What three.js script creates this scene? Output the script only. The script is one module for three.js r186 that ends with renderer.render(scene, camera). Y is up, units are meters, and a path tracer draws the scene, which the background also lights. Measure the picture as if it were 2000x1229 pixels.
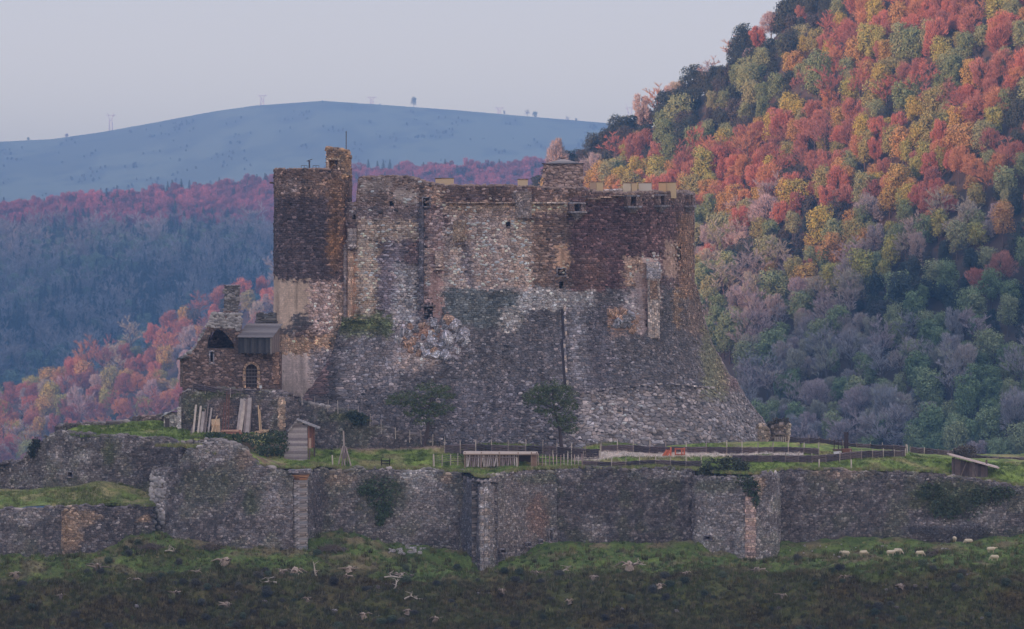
import * as THREE from 'three';
import { mergeGeometries, mergeVertices } from 'three/addons/utils/BufferGeometryUtils.js';
import { MarchingCubes } from 'three/addons/objects/MarchingCubes.js';

const clamp = (x, a, b) => Math.min(b, Math.max(a, x)), lerp = (a, b, t) => a + (b - a) * t;
const hash = (x, y, k = 0) => { let h = Math.imul(x | 0, 374761393) ^ Math.imul(y | 0, 668265263) ^ Math.imul(k | 0, 1274126177); h = Math.imul(h ^ (h >>> 13), 1274126177); h = Math.imul(h ^ (h >>> 16), 2246822519); return ((h ^ (h >>> 15)) >>> 0) / 4294967296; };
const noise = (x, y, k = 0, P = 0) => {
  const i = Math.floor(x), j = Math.floor(y), f = x - i, g = y - j, u = f * f * (3 - 2 * f), v = g * g * (3 - 2 * g);
  const w = (n) => (P ? ((n % P) + P) % P : n);
  return lerp(lerp(hash(w(i), w(j), k), hash(w(i + 1), w(j), k), u), lerp(hash(w(i), w(j + 1), k), hash(w(i + 1), w(j + 1), k), u), v);
};
const fbm = (x, y, k = 0, oct = 4, P = 0) => { let s = 0, a = 0.5, n = 0; for (let o = 0; o < oct; o++) { s += a * noise(x, y, k + o, P); n += a; a *= 0.5; x *= 2; y *= 2; P *= 2; } return s / n; };
// ------------------------------------------------------------------ camera, sky, sun, air, exposure
// Metres, y up. The camera stands 600 m in front of the keep, 35 m above the terrace lawn.
const scene = new THREE.Scene();
const camera = new THREE.PerspectiveCamera(2 * Math.atan(899 / 9600) * 180 / Math.PI, 2000 / 1798, 1, 30000);
camera.position.set(0, 35, 600);
camera.lookAt(0, 35, 0);
camera.setViewOffset(2000, 1798, 0, 569, 2000, 1229);
const renderer = new THREE.WebGLRenderer({ antialias: true });
renderer.toneMapping = THREE.LinearToneMapping;
renderer.toneMappingExposure = 2.0;
renderer.shadowMap.enabled = true;

const SKY_H = [1.08, 0.87, 0.56], SKY_M = [0.465, 0.455, 0.52], SKY_Z = [0.41, 0.425, 0.53];
{
  const W = 256, H = 128, d = new Float32Array(W * H * 4);
  for (let j = 0; j < H; j++) for (let i = 0; i < W; i++) {
    const el = ((j + 0.5) / H - 0.5) * 180, o = (j * W + i) * 4;
    const a = Math.min(1, Math.max(0, el / 14)), b = Math.min(1, Math.max(0, (el - 14) / 60));
    for (let c = 0; c < 3; c++) {
      const lo = SKY_H[c] + (SKY_M[c] - SKY_H[c]) * (a * a * (3 - 2 * a));
      d[o + c] = (1 + 0.05 * (fbm(i / W * 24, el / 5, 17, 4, 24) - 0.5)) * (el < 0 ? 0.35 * SKY_H[c] : lo + (SKY_Z[c] - lo) * (b * b * (3 - 2 * b)));
    }
    d[o + 3] = 1;
  }
  const t = new THREE.DataTexture(d, W, H, THREE.RGBAFormat, THREE.FloatType);
  t.mapping = THREE.EquirectangularReflectionMapping; t.magFilter = THREE.LinearFilter; t.needsUpdate = true;
  scene.background = t; scene.environment = t;
}
const SUN_EL = 7 * Math.PI / 180, SUN_AZ = 40 * Math.PI / 180;          // low evening sun, behind the camera and to its left
const sunDir = new THREE.Vector3(-Math.sin(SUN_AZ) * Math.cos(SUN_EL), Math.sin(SUN_EL), Math.cos(SUN_AZ) * Math.cos(SUN_EL));
const sun = new THREE.DirectionalLight(new THREE.Color().setRGB(1.0, 0.5, 0.32), 4.3);
sun.target.position.set(0, 0, -800); sun.position.copy(sunDir).multiplyScalar(3000).add(sun.target.position);
sun.castShadow = true; sun.shadow.radius = 4; sun.shadow.mapSize.set(4096, 4096);
Object.assign(sun.shadow.camera, { left: -1800, right: 1800, top: 800, bottom: -800, near: 10, far: 9000 });
scene.add(sun, sun.target);
scene.fog = new THREE.FogExp2(new THREE.Color().setRGB(0.24, 0.52, 1.0), 0.00016);

// ------------------------------------------------------------------ helpers
const V = (x, y, z) => new THREE.Vector3(x, y, z);
const rngOf = (s) => () => { s = (s + 0x6d2b79f5) | 0; let t = Math.imul(s ^ (s >>> 15), 1 | s); t = (t + Math.imul(t ^ (t >>> 7), 61 | t)) ^ t; return ((t ^ (t >>> 14)) >>> 0) / 4294967296; };
const sm = (x, a, b) => { const t = clamp((x - a) / (b - a), 0, 1); return t * t * (3 - 2 * t); };
// a place given by where it is seen in the photograph and how far it is: the 16 px per metre scale holds at z = 0
const at = (px, py, z) => { const k = (600 - z) / 9600; return V((px - 1000) * k, 35 + (330 - py) * k, z); };
const X = (px, z) => (px - 1000) * (600 - z) / 9600, Y = (py, z) => 35 + (330 - py) * (600 - z) / 9600;
const toPx = (x, z) => 1000 + x * 9600 / (600 - z), toPy = (y, z) => 330 + (35 - y) * 9600 / (600 - z);
const table = (T) => (x) => { if (x <= T[0][0]) return T[0][1]; for (let i = 1; i < T.length; i++) if (x <= T[i][0]) return lerp(T[i - 1][1], T[i][1], (x - T[i - 1][0]) / (T[i][0] - T[i - 1][0])); return T[T.length - 1][1]; };
const lin = (c) => { c /= 255; return c <= 0.04045 ? c / 12.92 : ((c + 0.055) / 1.055) ** 2.4; };
// base colour of a surface read in the even shade of the photograph
const KR = [0.385, 0.415, 0.455], HZ = [0.012, 0.014, 0.020];
const fit = (a) => { const m = Math.max(...a); return m > 0.7 ? a.map((c) => c * 0.7 / m) : a; };
const alb = (r, g, b) => fit([r, g, b].map((c) => lerp(c, r * 0.3 + g * 0.5 + b * 0.2, 0.12)).map((c, i) => clamp((lin(c) - HZ[i]) / KR[i], 0.006, 1.5)));
const mix = (a, b, t) => [lerp(a[0], b[0], t), lerp(a[1], b[1], t), lerp(a[2], b[2], t)];
const tone = (a, t) => [a[0] * t, a[1] * t, a[2] * t];
const rgb = (a) => new THREE.Color().setRGB(a[0], a[1], a[2]);

const used = new Map();
const numbered = (n) => { const k = used.get(n) ?? 0; used.set(n, k + 1); return k ? n + '_' + String(k).padStart(3, '0') : n; };
function tag(o, label, category, group, kind) { o.userData = { ...o.userData }; if (label) o.userData.label = label; if (category) o.userData.category = category; if (group) o.userData.group = group; if (kind) o.userData.kind = kind; return o; }
function thing(name, label, category, pos, group, turn = 0) { const g = new THREE.Group(); g.name = numbered(name); if (pos) g.position.copy(pos); g.rotation.y = turn; scene.add(g); return tag(g, label, category, group); }
function part(name, geo, mat, parent, pos, rot) { const m = new THREE.Mesh(geo, mat); m.name = name; if (pos) m.position.copy(pos); if (rot) m.rotation.set(...rot); parent.add(m); return m; }
function structure(name, geo, mat, label) { const m = new THREE.Mesh(geo, mat); m.name = numbered(name); scene.add(m); return tag(m, label, name.split('_').pop(), null, 'structure'); }

class GB {                                                              // collects triangles of one piece
  constructor() { this.p = []; this.c = []; this.u = []; this.i = []; this.n = 0; }
  v(x, y, z, c, u, w) { this.p.push(x, y, z); if (c) this.c.push(c[0], c[1], c[2]); if (u !== undefined) this.u.push(u, w); return this.n++; }
  tri(a, b, c) { this.i.push(a, b, c); }
  quad(a, b, c, d) { this.i.push(a, b, c, a, c, d); }
  tube(pts, rad, sides, col) {
    let prev = null; const up = V(0, 0, 1), t = V(), a = V(), b = V();
    for (let k = 0; k < pts.length; k++) {
      t.copy(pts[Math.min(k + 1, pts.length - 1)]).sub(pts[Math.max(k - 1, 0)]).normalize();
      a.crossVectors(t, Math.abs(t.z) > 0.9 ? V(1, 0, 0) : up).normalize(); b.crossVectors(t, a);
      const ring = [];
      for (let s = 0; s < sides; s++) { const q = s / sides * 6.2832, r = rad[k]; ring.push(this.v(pts[k].x + (a.x * Math.cos(q) + b.x * Math.sin(q)) * r, pts[k].y + (a.y * Math.cos(q) + b.y * Math.sin(q)) * r, pts[k].z + (a.z * Math.cos(q) + b.z * Math.sin(q)) * r, col, s / sides * 0.5, k * 0.7)); }
      if (prev) for (let s = 0; s < sides; s++) this.quad(prev[s], prev[(s + 1) % sides], ring[(s + 1) % sides], ring[s]);
      prev = ring;
    }
    const e = this.v(pts[pts.length - 1].x, pts[pts.length - 1].y, pts[pts.length - 1].z, col, 0, 0);
    for (let s = 0; s < sides; s++) this.tri(prev[s], prev[(s + 1) % sides], e);
  }
  geo() {
    const g = new THREE.BufferGeometry(); g.setAttribute('position', new THREE.Float32BufferAttribute(this.p, 3));
    if (this.c.length) g.setAttribute('color', new THREE.Float32BufferAttribute(this.c, 3));
    if (this.u.length === this.n * 2) g.setAttribute('uv', new THREE.Float32BufferAttribute(this.u, 2));
    g.setIndex(this.i); g.computeVertexNormals(); return g;
  }
}
// a box with uv in metres, its corners slightly off true, as hewn timber or stone is
function box(w, h, d, rough = 0, seed = 1) {
  const g = new THREE.BoxGeometry(w, h, d), p = g.attributes.position, uv = g.attributes.uv, n = g.attributes.normal;
  for (let i = 0; i < p.count; i++) {
    const sx = Math.sign(p.getX(i)), sy = Math.sign(p.getY(i)), sz = Math.sign(p.getZ(i)), k = sx * 3 + sy * 5 + sz * 11 + 40;
    uv.setXY(i, (Math.abs(n.getX(i)) > 0.5 ? p.getZ(i) : p.getX(i)) + seed * 0.37, (Math.abs(n.getY(i)) > 0.5 ? p.getZ(i) : p.getY(i)) + seed * 0.61);
    if (rough) p.setXYZ(i, p.getX(i) + (hash(k, seed, 1) - 0.5) * rough, p.getY(i) + (hash(k, seed, 2) - 0.5) * rough, p.getZ(i) + (hash(k, seed, 3) - 0.5) * rough);
  }
  if (rough) g.computeVertexNormals();
  return g;
}
function beam(a, b, r, sides = 6) { const g = new GB(); g.tube([a, a.clone().lerp(b, 0.5), b], [r, r, r * 0.9], sides); return g.geo(); }

// ------------------------------------------------------------------ procedural textures
function stones(u, v, cw, ch, jx, jy, k, P, Q) {                        // nearest and second-nearest stone centre; P, Q: cells to a repeat
  const x = u / cw, y = v / ch, i0 = Math.floor(x), j0 = Math.floor(y); let f1 = 9, f2 = 9, id = 0;
  for (let j = j0 - 1; j <= j0 + 1; j++) {
    const jj = Q ? ((j % Q) + Q) % Q : j, sh = (jj & 1) * 0.5;
    for (let i = i0 - 1; i <= i0 + 1; i++) {
      const ii = P ? ((i % P) + P) % P : i, dx = i + 0.5 + sh - 0.25 + (hash(ii, jj, k) - 0.5) * jx - x, dy = (j + 0.5 + (hash(ii, jj, k + 1) - 0.5) * jy - y);
      const d = Math.max(Math.abs(dx), Math.abs(dy)) * 0.6 + Math.hypot(dx, dy) * 0.4;
      if (d < f1) { f2 = f1; f1 = d; id = hash(ii, jj, k + 2); } else if (d < f2) f2 = d;
    }
  }
  return [id, f2 - f1];
}
const toSrgb = (c) => { c = clamp(c, 0, 1); return 255 * (c <= 0.0031308 ? 12.92 * c : 1.055 * c ** (1 / 2.4) - 0.055); };
function texture(W, H, fn) {                                            // fn(i, j) -> [r, g, b linear, height]
  const c = new Uint8Array(W * H * 4), b = new Uint8Array(W * H);
  for (let j = 0; j < H; j++) for (let i = 0; i < W; i++) { const o = j * W + i, q = fn(i, j); c[o * 4] = toSrgb(q[0]); c[o * 4 + 1] = toSrgb(q[1]); c[o * 4 + 2] = toSrgb(q[2]); c[o * 4 + 3] = 255; b[o] = clamp(q[3], 0, 1) * 255; }
  const mk = (d, f, s) => { const t = new THREE.DataTexture(d, W, H, f, THREE.UnsignedByteType); t.wrapS = t.wrapT = THREE.RepeatWrapping; t.magFilter = THREE.LinearFilter; t.minFilter = THREE.LinearMipmapLinearFilter; t.generateMipmaps = true; if (s) t.colorSpace = THREE.SRGBColorSpace; t.needsUpdate = true; return t; };
  const b4 = new Uint8Array(W * H * 4); for (let o = 0; o < W * H; o++) { b4[o * 4] = b4[o * 4 + 1] = b4[o * 4 + 2] = b[o]; b4[o * 4 + 3] = 255; }
  return { map: mk(c, THREE.RGBAFormat, true), bump: mk(b4, THREE.RGBAFormat, false) };
}
// tone of one stone: most are mid grey, some pale, some nearly black with lichen
const stoneTone = (id) => (id < 0.14 ? 0.45 + id * 2 : id < 0.8 ? 0.72 + (id - 0.14) * 0.55 : id < 0.93 ? 1.25 + (id - 0.8) * 2 : 1.75 + (id - 0.93) * 5);
const GAIN = 1.9;                                                        // the maps hold tone / GAIN, the material colours are times GAIN
function rubbleTexture(k, cw, ch, T, tint) {
  const N = 1024, P = Math.round(T / cw), Q = Math.round(T / ch / 2) * 2;
  return texture(N, N, (i, j) => {
    const u = i / N * T, v = j / N * T, wu = u + (noise(u * 2, v * 2, k, T * 2) - 0.5) * 0.16, wv = v + (noise(u * 2, v * 2, k + 7, T * 2) - 0.5) * 0.12;
    const [id, e] = stones(wu, wv, T / P, T / Q, 0.85, 0.7, k, P, Q), g = fbm(u * 8, v * 8, k + 3, 3, T * 8), big = fbm(u * 0.5, v * 0.5, k + 9, 4, T / 2), hue = hash(id * 9999, 3, k) - 0.5;
    const joint = sm(e, 0.03, 0.16), t = (lerp(0.32, stoneTone(id), joint) * (0.7 + 0.6 * g) * (0.7 + 0.6 * big)) / GAIN;
    return [t * (1 + hue * 0.16 * tint), t, t * (1 - hue * 0.16 * tint), lerp(0.05, 0.45 + 0.45 * hash(id * 7777, 1, k), joint) + (g - 0.5) * 0.3];
  });
}
const TR = 16;
const rubble = rubbleTexture(11, 0.34, 0.25, TR, 1), rubbleBig = rubbleTexture(31, 0.62, 0.44, TR, 1.2), coursed = rubbleTexture(51, 0.5, 0.26, TR, 0.8);
function repeated(t, s) { const c = t.clone(); c.repeat.set(s, s); c.needsUpdate = true; return c; }
const R1 = { map: repeated(rubble.map, 1 / TR), bump: repeated(rubble.bump, 1 / TR) }, R2 = { map: repeated(rubbleBig.map, 1 / TR), bump: repeated(rubbleBig.bump, 1 / TR) }, R3 = { map: repeated(coursed.map, 1 / TR), bump: repeated(coursed.bump, 1 / TR) };
const stoneMats = new Map();
function stoneMat(c, R = R1, bump = 0.09) { const key = c.join() + (R === R1 ? 1 : R === R2 ? 2 : 3); if (!stoneMats.has(key)) stoneMats.set(key, new THREE.MeshStandardMaterial({ color: rgb(alb(...c).map((x) => x * GAIN)), map: R.map, bumpMap: R.bump, bumpScale: bump, roughness: 0.95 })); return stoneMats.get(key); }
const wallMat = (R = R1, bump = 0.1) => new THREE.MeshStandardMaterial({ color: rgb([1, 1, 1]), vertexColors: true, map: R.map, bumpMap: R.bump, bumpScale: bump, roughness: 0.95 });
const WALL1 = wallMat(R1), WALL2 = wallMat(R2, 0.14), WALL3 = wallMat(R3);
const grainT = texture(256, 256, (i, j) => { const u = i / 256, v = j / 256, g = fbm(u * 48, v * 3, 5, 3, 3) * 0.6 + fbm(u * 12, v * 12, 8, 3, 12) * 0.4, t = 0.35 + 0.65 * g; return [t, t, t, g]; });
const woodMats = new Map();
function wood(r, g, b) { const k = r + ',' + g + ',' + b; if (!woodMats.has(k)) woodMats.set(k, new THREE.MeshStandardMaterial({ color: rgb(alb(r, g, b).map((x) => x * 1.5)), map: grainT.map, bumpMap: grainT.bump, bumpScale: 0.02, roughness: 0.9 })); return woodMats.get(k); }
const plain = (r, g, b, rough = 0.9) => new THREE.MeshStandardMaterial({ color: rgb(alb(r, g, b)), roughness: rough });
const tinted = (c, rough = 1) => new THREE.MeshStandardMaterial({ color: rgb(c), vertexColors: true, roughness: rough, side: THREE.DoubleSide });
const GREEN = tinted([1, 1, 1]);

// ------------------------------------------------------------------ wooded hills and the far ridge
function hill(name, label, foot, crest, back, mat, opt = {}) {           // foot, crest: [px, py, distance] rows; the surface runs from foot over crest to the back
  const f0 = opt.far ?? 1, f = foot.map(([a, b, d]) => at(a, b, 600 - d * f0)), c = crest.map(([a, b, d]) => at(a, b, 600 - d * f0)), na = opt.na ?? 120, nb = opt.nb ?? 60, amp = opt.amp ?? 2, k = opt.k ?? 1;
  const alongOf = (pts) => { const t = pts.map((p) => p.x); return (x) => { let i = 1; while (i < t.length - 1 && x > t[i]) i++; return pts[i - 1].clone().lerp(pts[i], (x - t[i - 1]) / (t[i] - t[i - 1])); }; };
  const ff = alongOf(f), cc = alongOf(c), x0 = [f[0].x, c[0].x], x1 = [f[f.length - 1].x, c[c.length - 1].x];
  const pos = (a, b) => {
    const p = ff(lerp(x0[0], x1[0], a)), q = cc(lerp(x0[1], x1[1], a));
    const r = b <= 1 ? p.clone().lerp(q, b) : q.clone().add(V(0, -back[1] * (b - 1) ** 1.5, -back[0] * (b - 1)));
    if (b <= 1) r.y = lerp(p.y, q.y, opt.curve ? opt.curve(b) : b);
    r.y += (fbm(r.x / (opt.wl ?? 30), r.z / (opt.wl ?? 30), k) - 0.5) * 2 * amp * (b < 0.9 ? 1 : 0.35); return r;
  };
  const g = new GB();
  for (let j = 0; j <= nb; j++) for (let i = 0; i <= na; i++) { const p = pos(i / na, j / nb * 2), col = opt.col ? opt.col(p) : [0.08, 0.06, 0.045]; g.v(p.x, p.y, p.z, col); }
  for (let j = 0; j < nb; j++) for (let i = 0; i < na; i++) { const q = j * (na + 1) + i; g.quad(q, q + 1, q + na + 2, q + na + 1); }
  structure(name, g.geo(), mat, label); return pos;
}
const valleyMat = tinted([1, 1, 1]);
{ const g = new THREE.PlaneGeometry(7000, 11000); g.rotateX(-Math.PI / 2); const c = new Float32Array(g.attributes.position.count * 3).map((_, i) => [0.05, 0.055, 0.035][i % 3]); g.setAttribute('color', new THREE.BufferAttribute(c, 3)); structure('valley_ground', g, valleyMat, 'dark wooded valley floor below the castle hill').position.set(-400, -260, -3700); }

const farPos = hill('far_hill', 'broad blue grassy hill on the horizon with pylons along its crest',
  [[-300, 420, 3200], [0, 430, 3200], [1400, 430, 3200]],
  [[-300, 290, 4150], [0, 277, 4150], [100, 272, 4150], [200, 258, 4150], [300, 240, 4150], [420, 217, 4150], [500, 206, 4150], [560, 202, 4150], [630, 197, 4150], [690, 201, 4150], [760, 206, 4150], [900, 216, 4150], [1050, 229, 4150], [1190, 241, 4150], [1400, 258, 4150]],
  [500, 90], valleyMat, { far: 2.05, na: 200, nb: 120, amp: 1.2, wl: 200, k: 3, col: (p) => { const n = fbm(p.x / 90, p.z / 420, 12), h = fbm(p.x / 40, p.z / 120, 19); return mix(mix([0.17, 0.21, 0.12], [0.12, 0.15, 0.09], sm(n, 0.44, 0.58)), [0.08, 0.10, 0.07], sm(h, 0.52, 0.66) * 0.7); } });
const redPos = hill('wooded_ridge', 'long ridge under a leafless reddish wood behind the castle',
  [[-120, 800, 1900], [0, 800, 1900], [1250, 800, 1900]],
  [[-120, 462, 2350], [0, 448, 2350], [150, 428, 2350], [300, 414, 2350], [450, 404, 2350], [530, 392, 2350], [700, 374, 2350], [900, 368, 2350], [1000, 364, 2350], [1130, 352, 2350], [1250, 338, 2350]],
  [500, 80], valleyMat, { far: 1.72, amp: 4, wl: 70, k: 5, curve: (b) => b ** 0.85 });
const spurPos = hill('wooded_spur', 'nearer wooded spur catching the evening sun beside the castle',
  [[-140, 1010, 1380], [0, 1000, 1380], [700, 930, 1380]],
  [[-140, 830, 1600], [0, 790, 1600], [120, 752, 1600], [300, 672, 1600], [420, 612, 1600], [530, 578, 1600], [700, 540, 1600]],
  [250, 60], valleyMat, { far: 1.65, amp: 3, wl: 45, k: 8 });
const slopePos = hill('wooded_mountainside', 'steep mountainside covered in mixed woodland beside the castle',
  [[1040, 930, 900], [1450, 935, 870], [2140, 960, 820]],
  [[1040, 372, 1120], [1130, 345, 1120], [1190, 292, 1110], [1250, 262, 1110], [1330, 212, 1100], [1400, 168, 1090], [1480, 104, 1080], [1560, 35, 1070], [1700, -100, 1060], [1900, -290, 1050], [2140, -500, 1040]],
  [160, 110], valleyMat, { far: 1.38, amp: 3, wl: 30, k: 21 });
// unseen ridge behind the camera, its crest shaped to keep the castle hill in shade
{
  const S = V(-Math.sin(SUN_AZ), 0, Math.cos(SUN_AZ)), U = V(Math.cos(SUN_AZ), 0, Math.sin(SUN_AZ)), T0 = 1150, te = Math.tan(SUN_EL);
  const prof = table([[-3200, 420], [-2448, 386], [-2354, 395], [-2279, 400], [-2210, 435], [-2000, 430], [-1700, 400], [-1580, 260], [-1530, 195], [-1420, 190], [-1350, 178], [-1300, 203], [-1270, 222], [-1150, 270], [-900, 290], [-600, 232], [-500, 198], [-430, 184], [-413, 188], [-397, 205], [-383, 222], [-340, 245], [-90, 220], [60, 208], [500, 215]]);
  const g = new GB(), na = 320, nb = 16;
  for (let j = 0; j <= nb; j++) for (let i = 0; i <= na; i++) {
    const u = -3200 + i / na * 3700, b = j / nb * 2 - 1, h = prof(u) + (fbm(u / 30, 1, 41) - 0.5) * 26, p = S.clone().multiplyScalar(T0 + b * 450).addScaledVector(U, u);
    g.v(p.x, lerp(h, -260, Math.min(1, Math.abs(b)) ** 1.2) + (1 - Math.abs(b)) * Math.abs(b) * 20 * (noise(u / 80, b * 5, 3) - 0.5), p.z, [0.06, 0.065, 0.04]);
  }
  for (let j = 0; j < nb; j++) for (let i = 0; i < na; i++) { const q = j * (na + 1) + i; g.quad(q, q + 1, q + na + 2, q + na + 1); }
  structure('shading_ridge', g.geo(), valleyMat, 'unseen ridge behind the camera shaped to shade the castle hill at evening');
}

// ------------------------------------------------------------------ trees
const jit = (c, r, a = 0.25) => { const t = 1 + (r() - 0.5) * 2 * a, h = (r() - 0.5) * 0.14; return [c[0] * t * (1 + h), c[1] * t, c[2] * t * (1 - h)]; };
function bareTree(seed, H, W, col) {
  const r = rngOf(seed), t = new GB(), c = new GB(), bark = [0.75, 0.72, 0.72];
  const twig = (p, d, L) => {
    const e = p.clone().addScaledVector(d, L), s = V(r() - 0.5, r() - 0.5, r() - 0.5).cross(d).normalize().multiplyScalar(0.022 + 0.02 * r()), k = jit(col, r, 0.3);
    const a = c.v(p.x - s.x, p.y - s.y, p.z - s.z, k), b = c.v(p.x + s.x, p.y + s.y, p.z + s.z, k), q = c.v(e.x, e.y, e.z, k); c.tri(a, b, q);
  };
  const grow = (p, d, L, rad, depth) => {
    const mid = p.clone().addScaledVector(d, L * 0.5).add(V(r() - 0.5, r() * 0.4, r() - 0.5).multiplyScalar(L * 0.14)), e = p.clone().addScaledVector(d, L).add(V(0, L * 0.08, 0));
    if (depth < 3) t.tube([p, mid, e], [rad, rad * 0.8, rad * 0.55], depth ? 3 : 5, bark);
    else c.tube([p, mid, e], [rad * 0.7, rad * 0.5, rad * 0.25], 3, jit(col, r, 0.15));
    if (depth >= 3) { for (let i = 0; i < 34; i++) { const q = p.clone().lerp(e, 0.2 + 0.8 * r()), dd = d.clone().add(V(r() - 0.5, r() * 0.9 - 0.15, r() - 0.5).multiplyScalar(1.3)).normalize(); twig(q, dd, (0.45 + 0.75 * r()) * L * 0.95); } return; }
    const n = depth === 0 ? 8 : 4;
    for (let i = 0; i < n; i++) {
      const f = depth === 0 ? 0.35 + 0.65 * (i + r() * 0.6) / n : 0.4 + 0.6 * (i + 0.5) / n, q = f < 0.5 ? p.clone().lerp(mid, f * 2) : mid.clone().lerp(e, f * 2 - 1);
      const az = (i * 2.4 + r() * 1.2 + seed), sp = depth === 0 ? W / H * 1.35 * (0.7 + r() * 0.6) : 0.75 + 0.4 * r();
      const dd = (depth === 0 ? V(0, 1, 0) : d.clone()).add(V(Math.cos(az) * sp, (r() - 0.3) * 0.3, Math.sin(az) * sp)).normalize();
      grow(q, dd, L * (depth === 0 ? 0.42 : 0.55) * (0.8 + 0.4 * r()), rad * (depth === 0 ? 0.42 : 0.55), depth + 1);
    }
  };
  grow(V(0, -0.5, 0), V((r() - 0.5) * 0.12, 1, (r() - 0.5) * 0.12).normalize(), H * 0.78, H * 0.02, 0);
  return { trunk: t.geo(), crown: c.geo() };
}
function leafTree(seed, H, W, n, size, base = 0.3, twigs = false) {
  const r = rngOf(seed), t = new GB(), c = new GB(), bark = [0.6, 0.55, 0.5], lobes = [];
  const NL = twigs ? 19 : 11; for (let i = 0; i < NL; i++) { const a = i * 2.4 + r(), h = base + (1 - base) * (0.12 + 0.76 * Math.pow((i + r()) / NL, 0.9)), q = Math.sin(Math.PI * clamp((h - base) / (1 - base), 0.05, 0.97)) ** 0.6, R = W * 0.5 * (twigs ? 0.8 : 0.62) * q * (0.45 + 0.65 * r()); lobes.push([V(Math.cos(a) * R, H * h, Math.sin(a) * R), W * (twigs ? 0.09 + 0.11 * r() : 0.16 + 0.12 * r())]); }
  t.tube([V(0, -0.5, 0), V(0.1, H * 0.3, 0), V(0, H * 0.6, 0.1), V(0, H * 0.85, 0)], [H * 0.024, H * 0.018, H * 0.01, 0.02], 5, bark);
  for (const [p] of lobes) t.tube([V(0, p.y * 0.55, 0), p.clone().multiply(V(0.55, 0.85, 0.55)), p], [H * 0.009, H * 0.006, 0.02], 3, bark);
  for (let i = 0; i < n; i++) {
    const [p, R] = lobes[Math.floor(r() * lobes.length)], d = V(r() - 0.5, r() - 0.4, r() - 0.5).normalize(), q = p.clone().addScaledVector(d, R * (0.45 + 0.75 * Math.sqrt(r())) * (0.75 + 0.5 * noise(d.x * 3 + seed, d.y * 3 + d.z * 2, i % 3)));
    const a = d.clone().add(V(r() - 0.5, r() - 0.5, r() - 0.5).multiplyScalar(1.5)).cross(V(r() - 0.5, r() - 0.5, r() - 0.5)).normalize(), b = a.clone().cross(d.clone().add(V(r() - 0.5, r() - 0.5, r() - 0.5))).normalize(), s = size * (0.6 + 0.8 * r()), k = jit([1, 1, 1], r, 0.3);
    if (twigs) { const o = V(q.x, (q.y - H * 0.35) * 0.6, q.z).normalize().add(V(r() - 0.5, r() * 0.7, r() - 0.5).multiplyScalar(0.9)).normalize(), e = q.clone().addScaledVector(o, s * 1.7), w = o.clone().cross(V(r() - 0.5, r() - 0.5, r() - 0.5)).normalize().multiplyScalar(0.05 + 0.05 * r()); c.tri(c.v(q.x - w.x, q.y - w.y, q.z - w.z, k), c.v(q.x + w.x, q.y + w.y, q.z + w.z, k), c.v(e.x, e.y, e.z, k)); continue; }
    a.multiplyScalar(s); b.multiplyScalar(s * 0.6);
    c.quad(c.v(q.x - a.x, q.y - a.y, q.z - a.z, k), c.v(q.x + b.x, q.y + b.y, q.z + b.z, k), c.v(q.x + a.x, q.y + a.y, q.z + a.z, k), c.v(q.x - b.x, q.y - b.y, q.z - b.z, k));
  }
  return { trunk: t.geo(), crown: c.geo() };
}
function conifer(seed, H, W) {
  const r = rngOf(seed), t = new GB(), c = new GB();
  t.tube([V(0, -0.5, 0), V(0, H * 0.5, 0), V(0, H, 0)], [H * 0.018, H * 0.011, 0.03], 5, [0.5, 0.42, 0.36]);
  for (let k = 0; k < 26; k++) {
    const f = k / 26, y = H * (0.14 + 0.84 * f), R = W * 0.5 * (1 - f) ** 0.85 + 0.15;
    for (let i = 0; i < 9; i++) {
      const a = i * 0.7 + k * 1.3 + r() * 0.5, L = R * (0.65 + 0.5 * r()), d = V(Math.cos(a), -0.28 + 0.2 * r(), Math.sin(a));
      for (let m = 0; m < 7; m++) {
        const q = V(0, y, 0).addScaledVector(d, L * (m + 0.6) / 7), w = 0.24 + 0.2 * (1 - f), s = V(-d.z, (r() - 0.5) * 0.8, d.x).multiplyScalar(w * (0.5 + r() * 0.6)), o = d.clone().multiplyScalar(L * 0.16).add(V(0, (r() - 0.6) * 0.4, 0)), kk = jit([1, 1, 1], r, 0.3);
        c.quad(c.v(q.x - s.x, q.y - s.y - 0.12, q.z - s.z, kk), c.v(q.x - o.x, q.y - o.y, q.z - o.z, kk), c.v(q.x + s.x, q.y + s.y - 0.12, q.z + s.z, kk), c.v(q.x + o.x, q.y + o.y, q.z + o.z, kk));
      }
    }
  }
  return { trunk: t.geo(), crown: c.geo() };
}
const BARK = tinted([0.17, 0.145, 0.14]);
const bareP = [1, 2, 3, 4, 5].map((k) => bareTree(k * 17, 12 + (k % 3), 8 + (k % 2) * 1.5, [1, 1, 1]));
const twigP = [1, 2, 3, 4, 5, 6].map((k) => leafTree(k * 53 + 3, 10.5 + (k % 4), 6.6 + (k % 3), 4000, 0.46, 0.2 + 0.06 * (k % 3), true));
const leafP = [1, 2, 3, 4, 5].map((k) => leafTree(k * 29, 11 + (k % 3), 7.5 + (k % 2) * 1.5, 4200, 0.25, 0.22));
const bushP = [1, 2, 3].map((k) => leafTree(k * 37 + 5, 5 + k, 6, 2400, 0.26, 0.05));
const pineP = [1, 2, 3].map((k) => conifer(k * 41, 14 + k * 1.5, 6));
const mats = (L) => L.map((c) => tinted(c));
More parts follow.
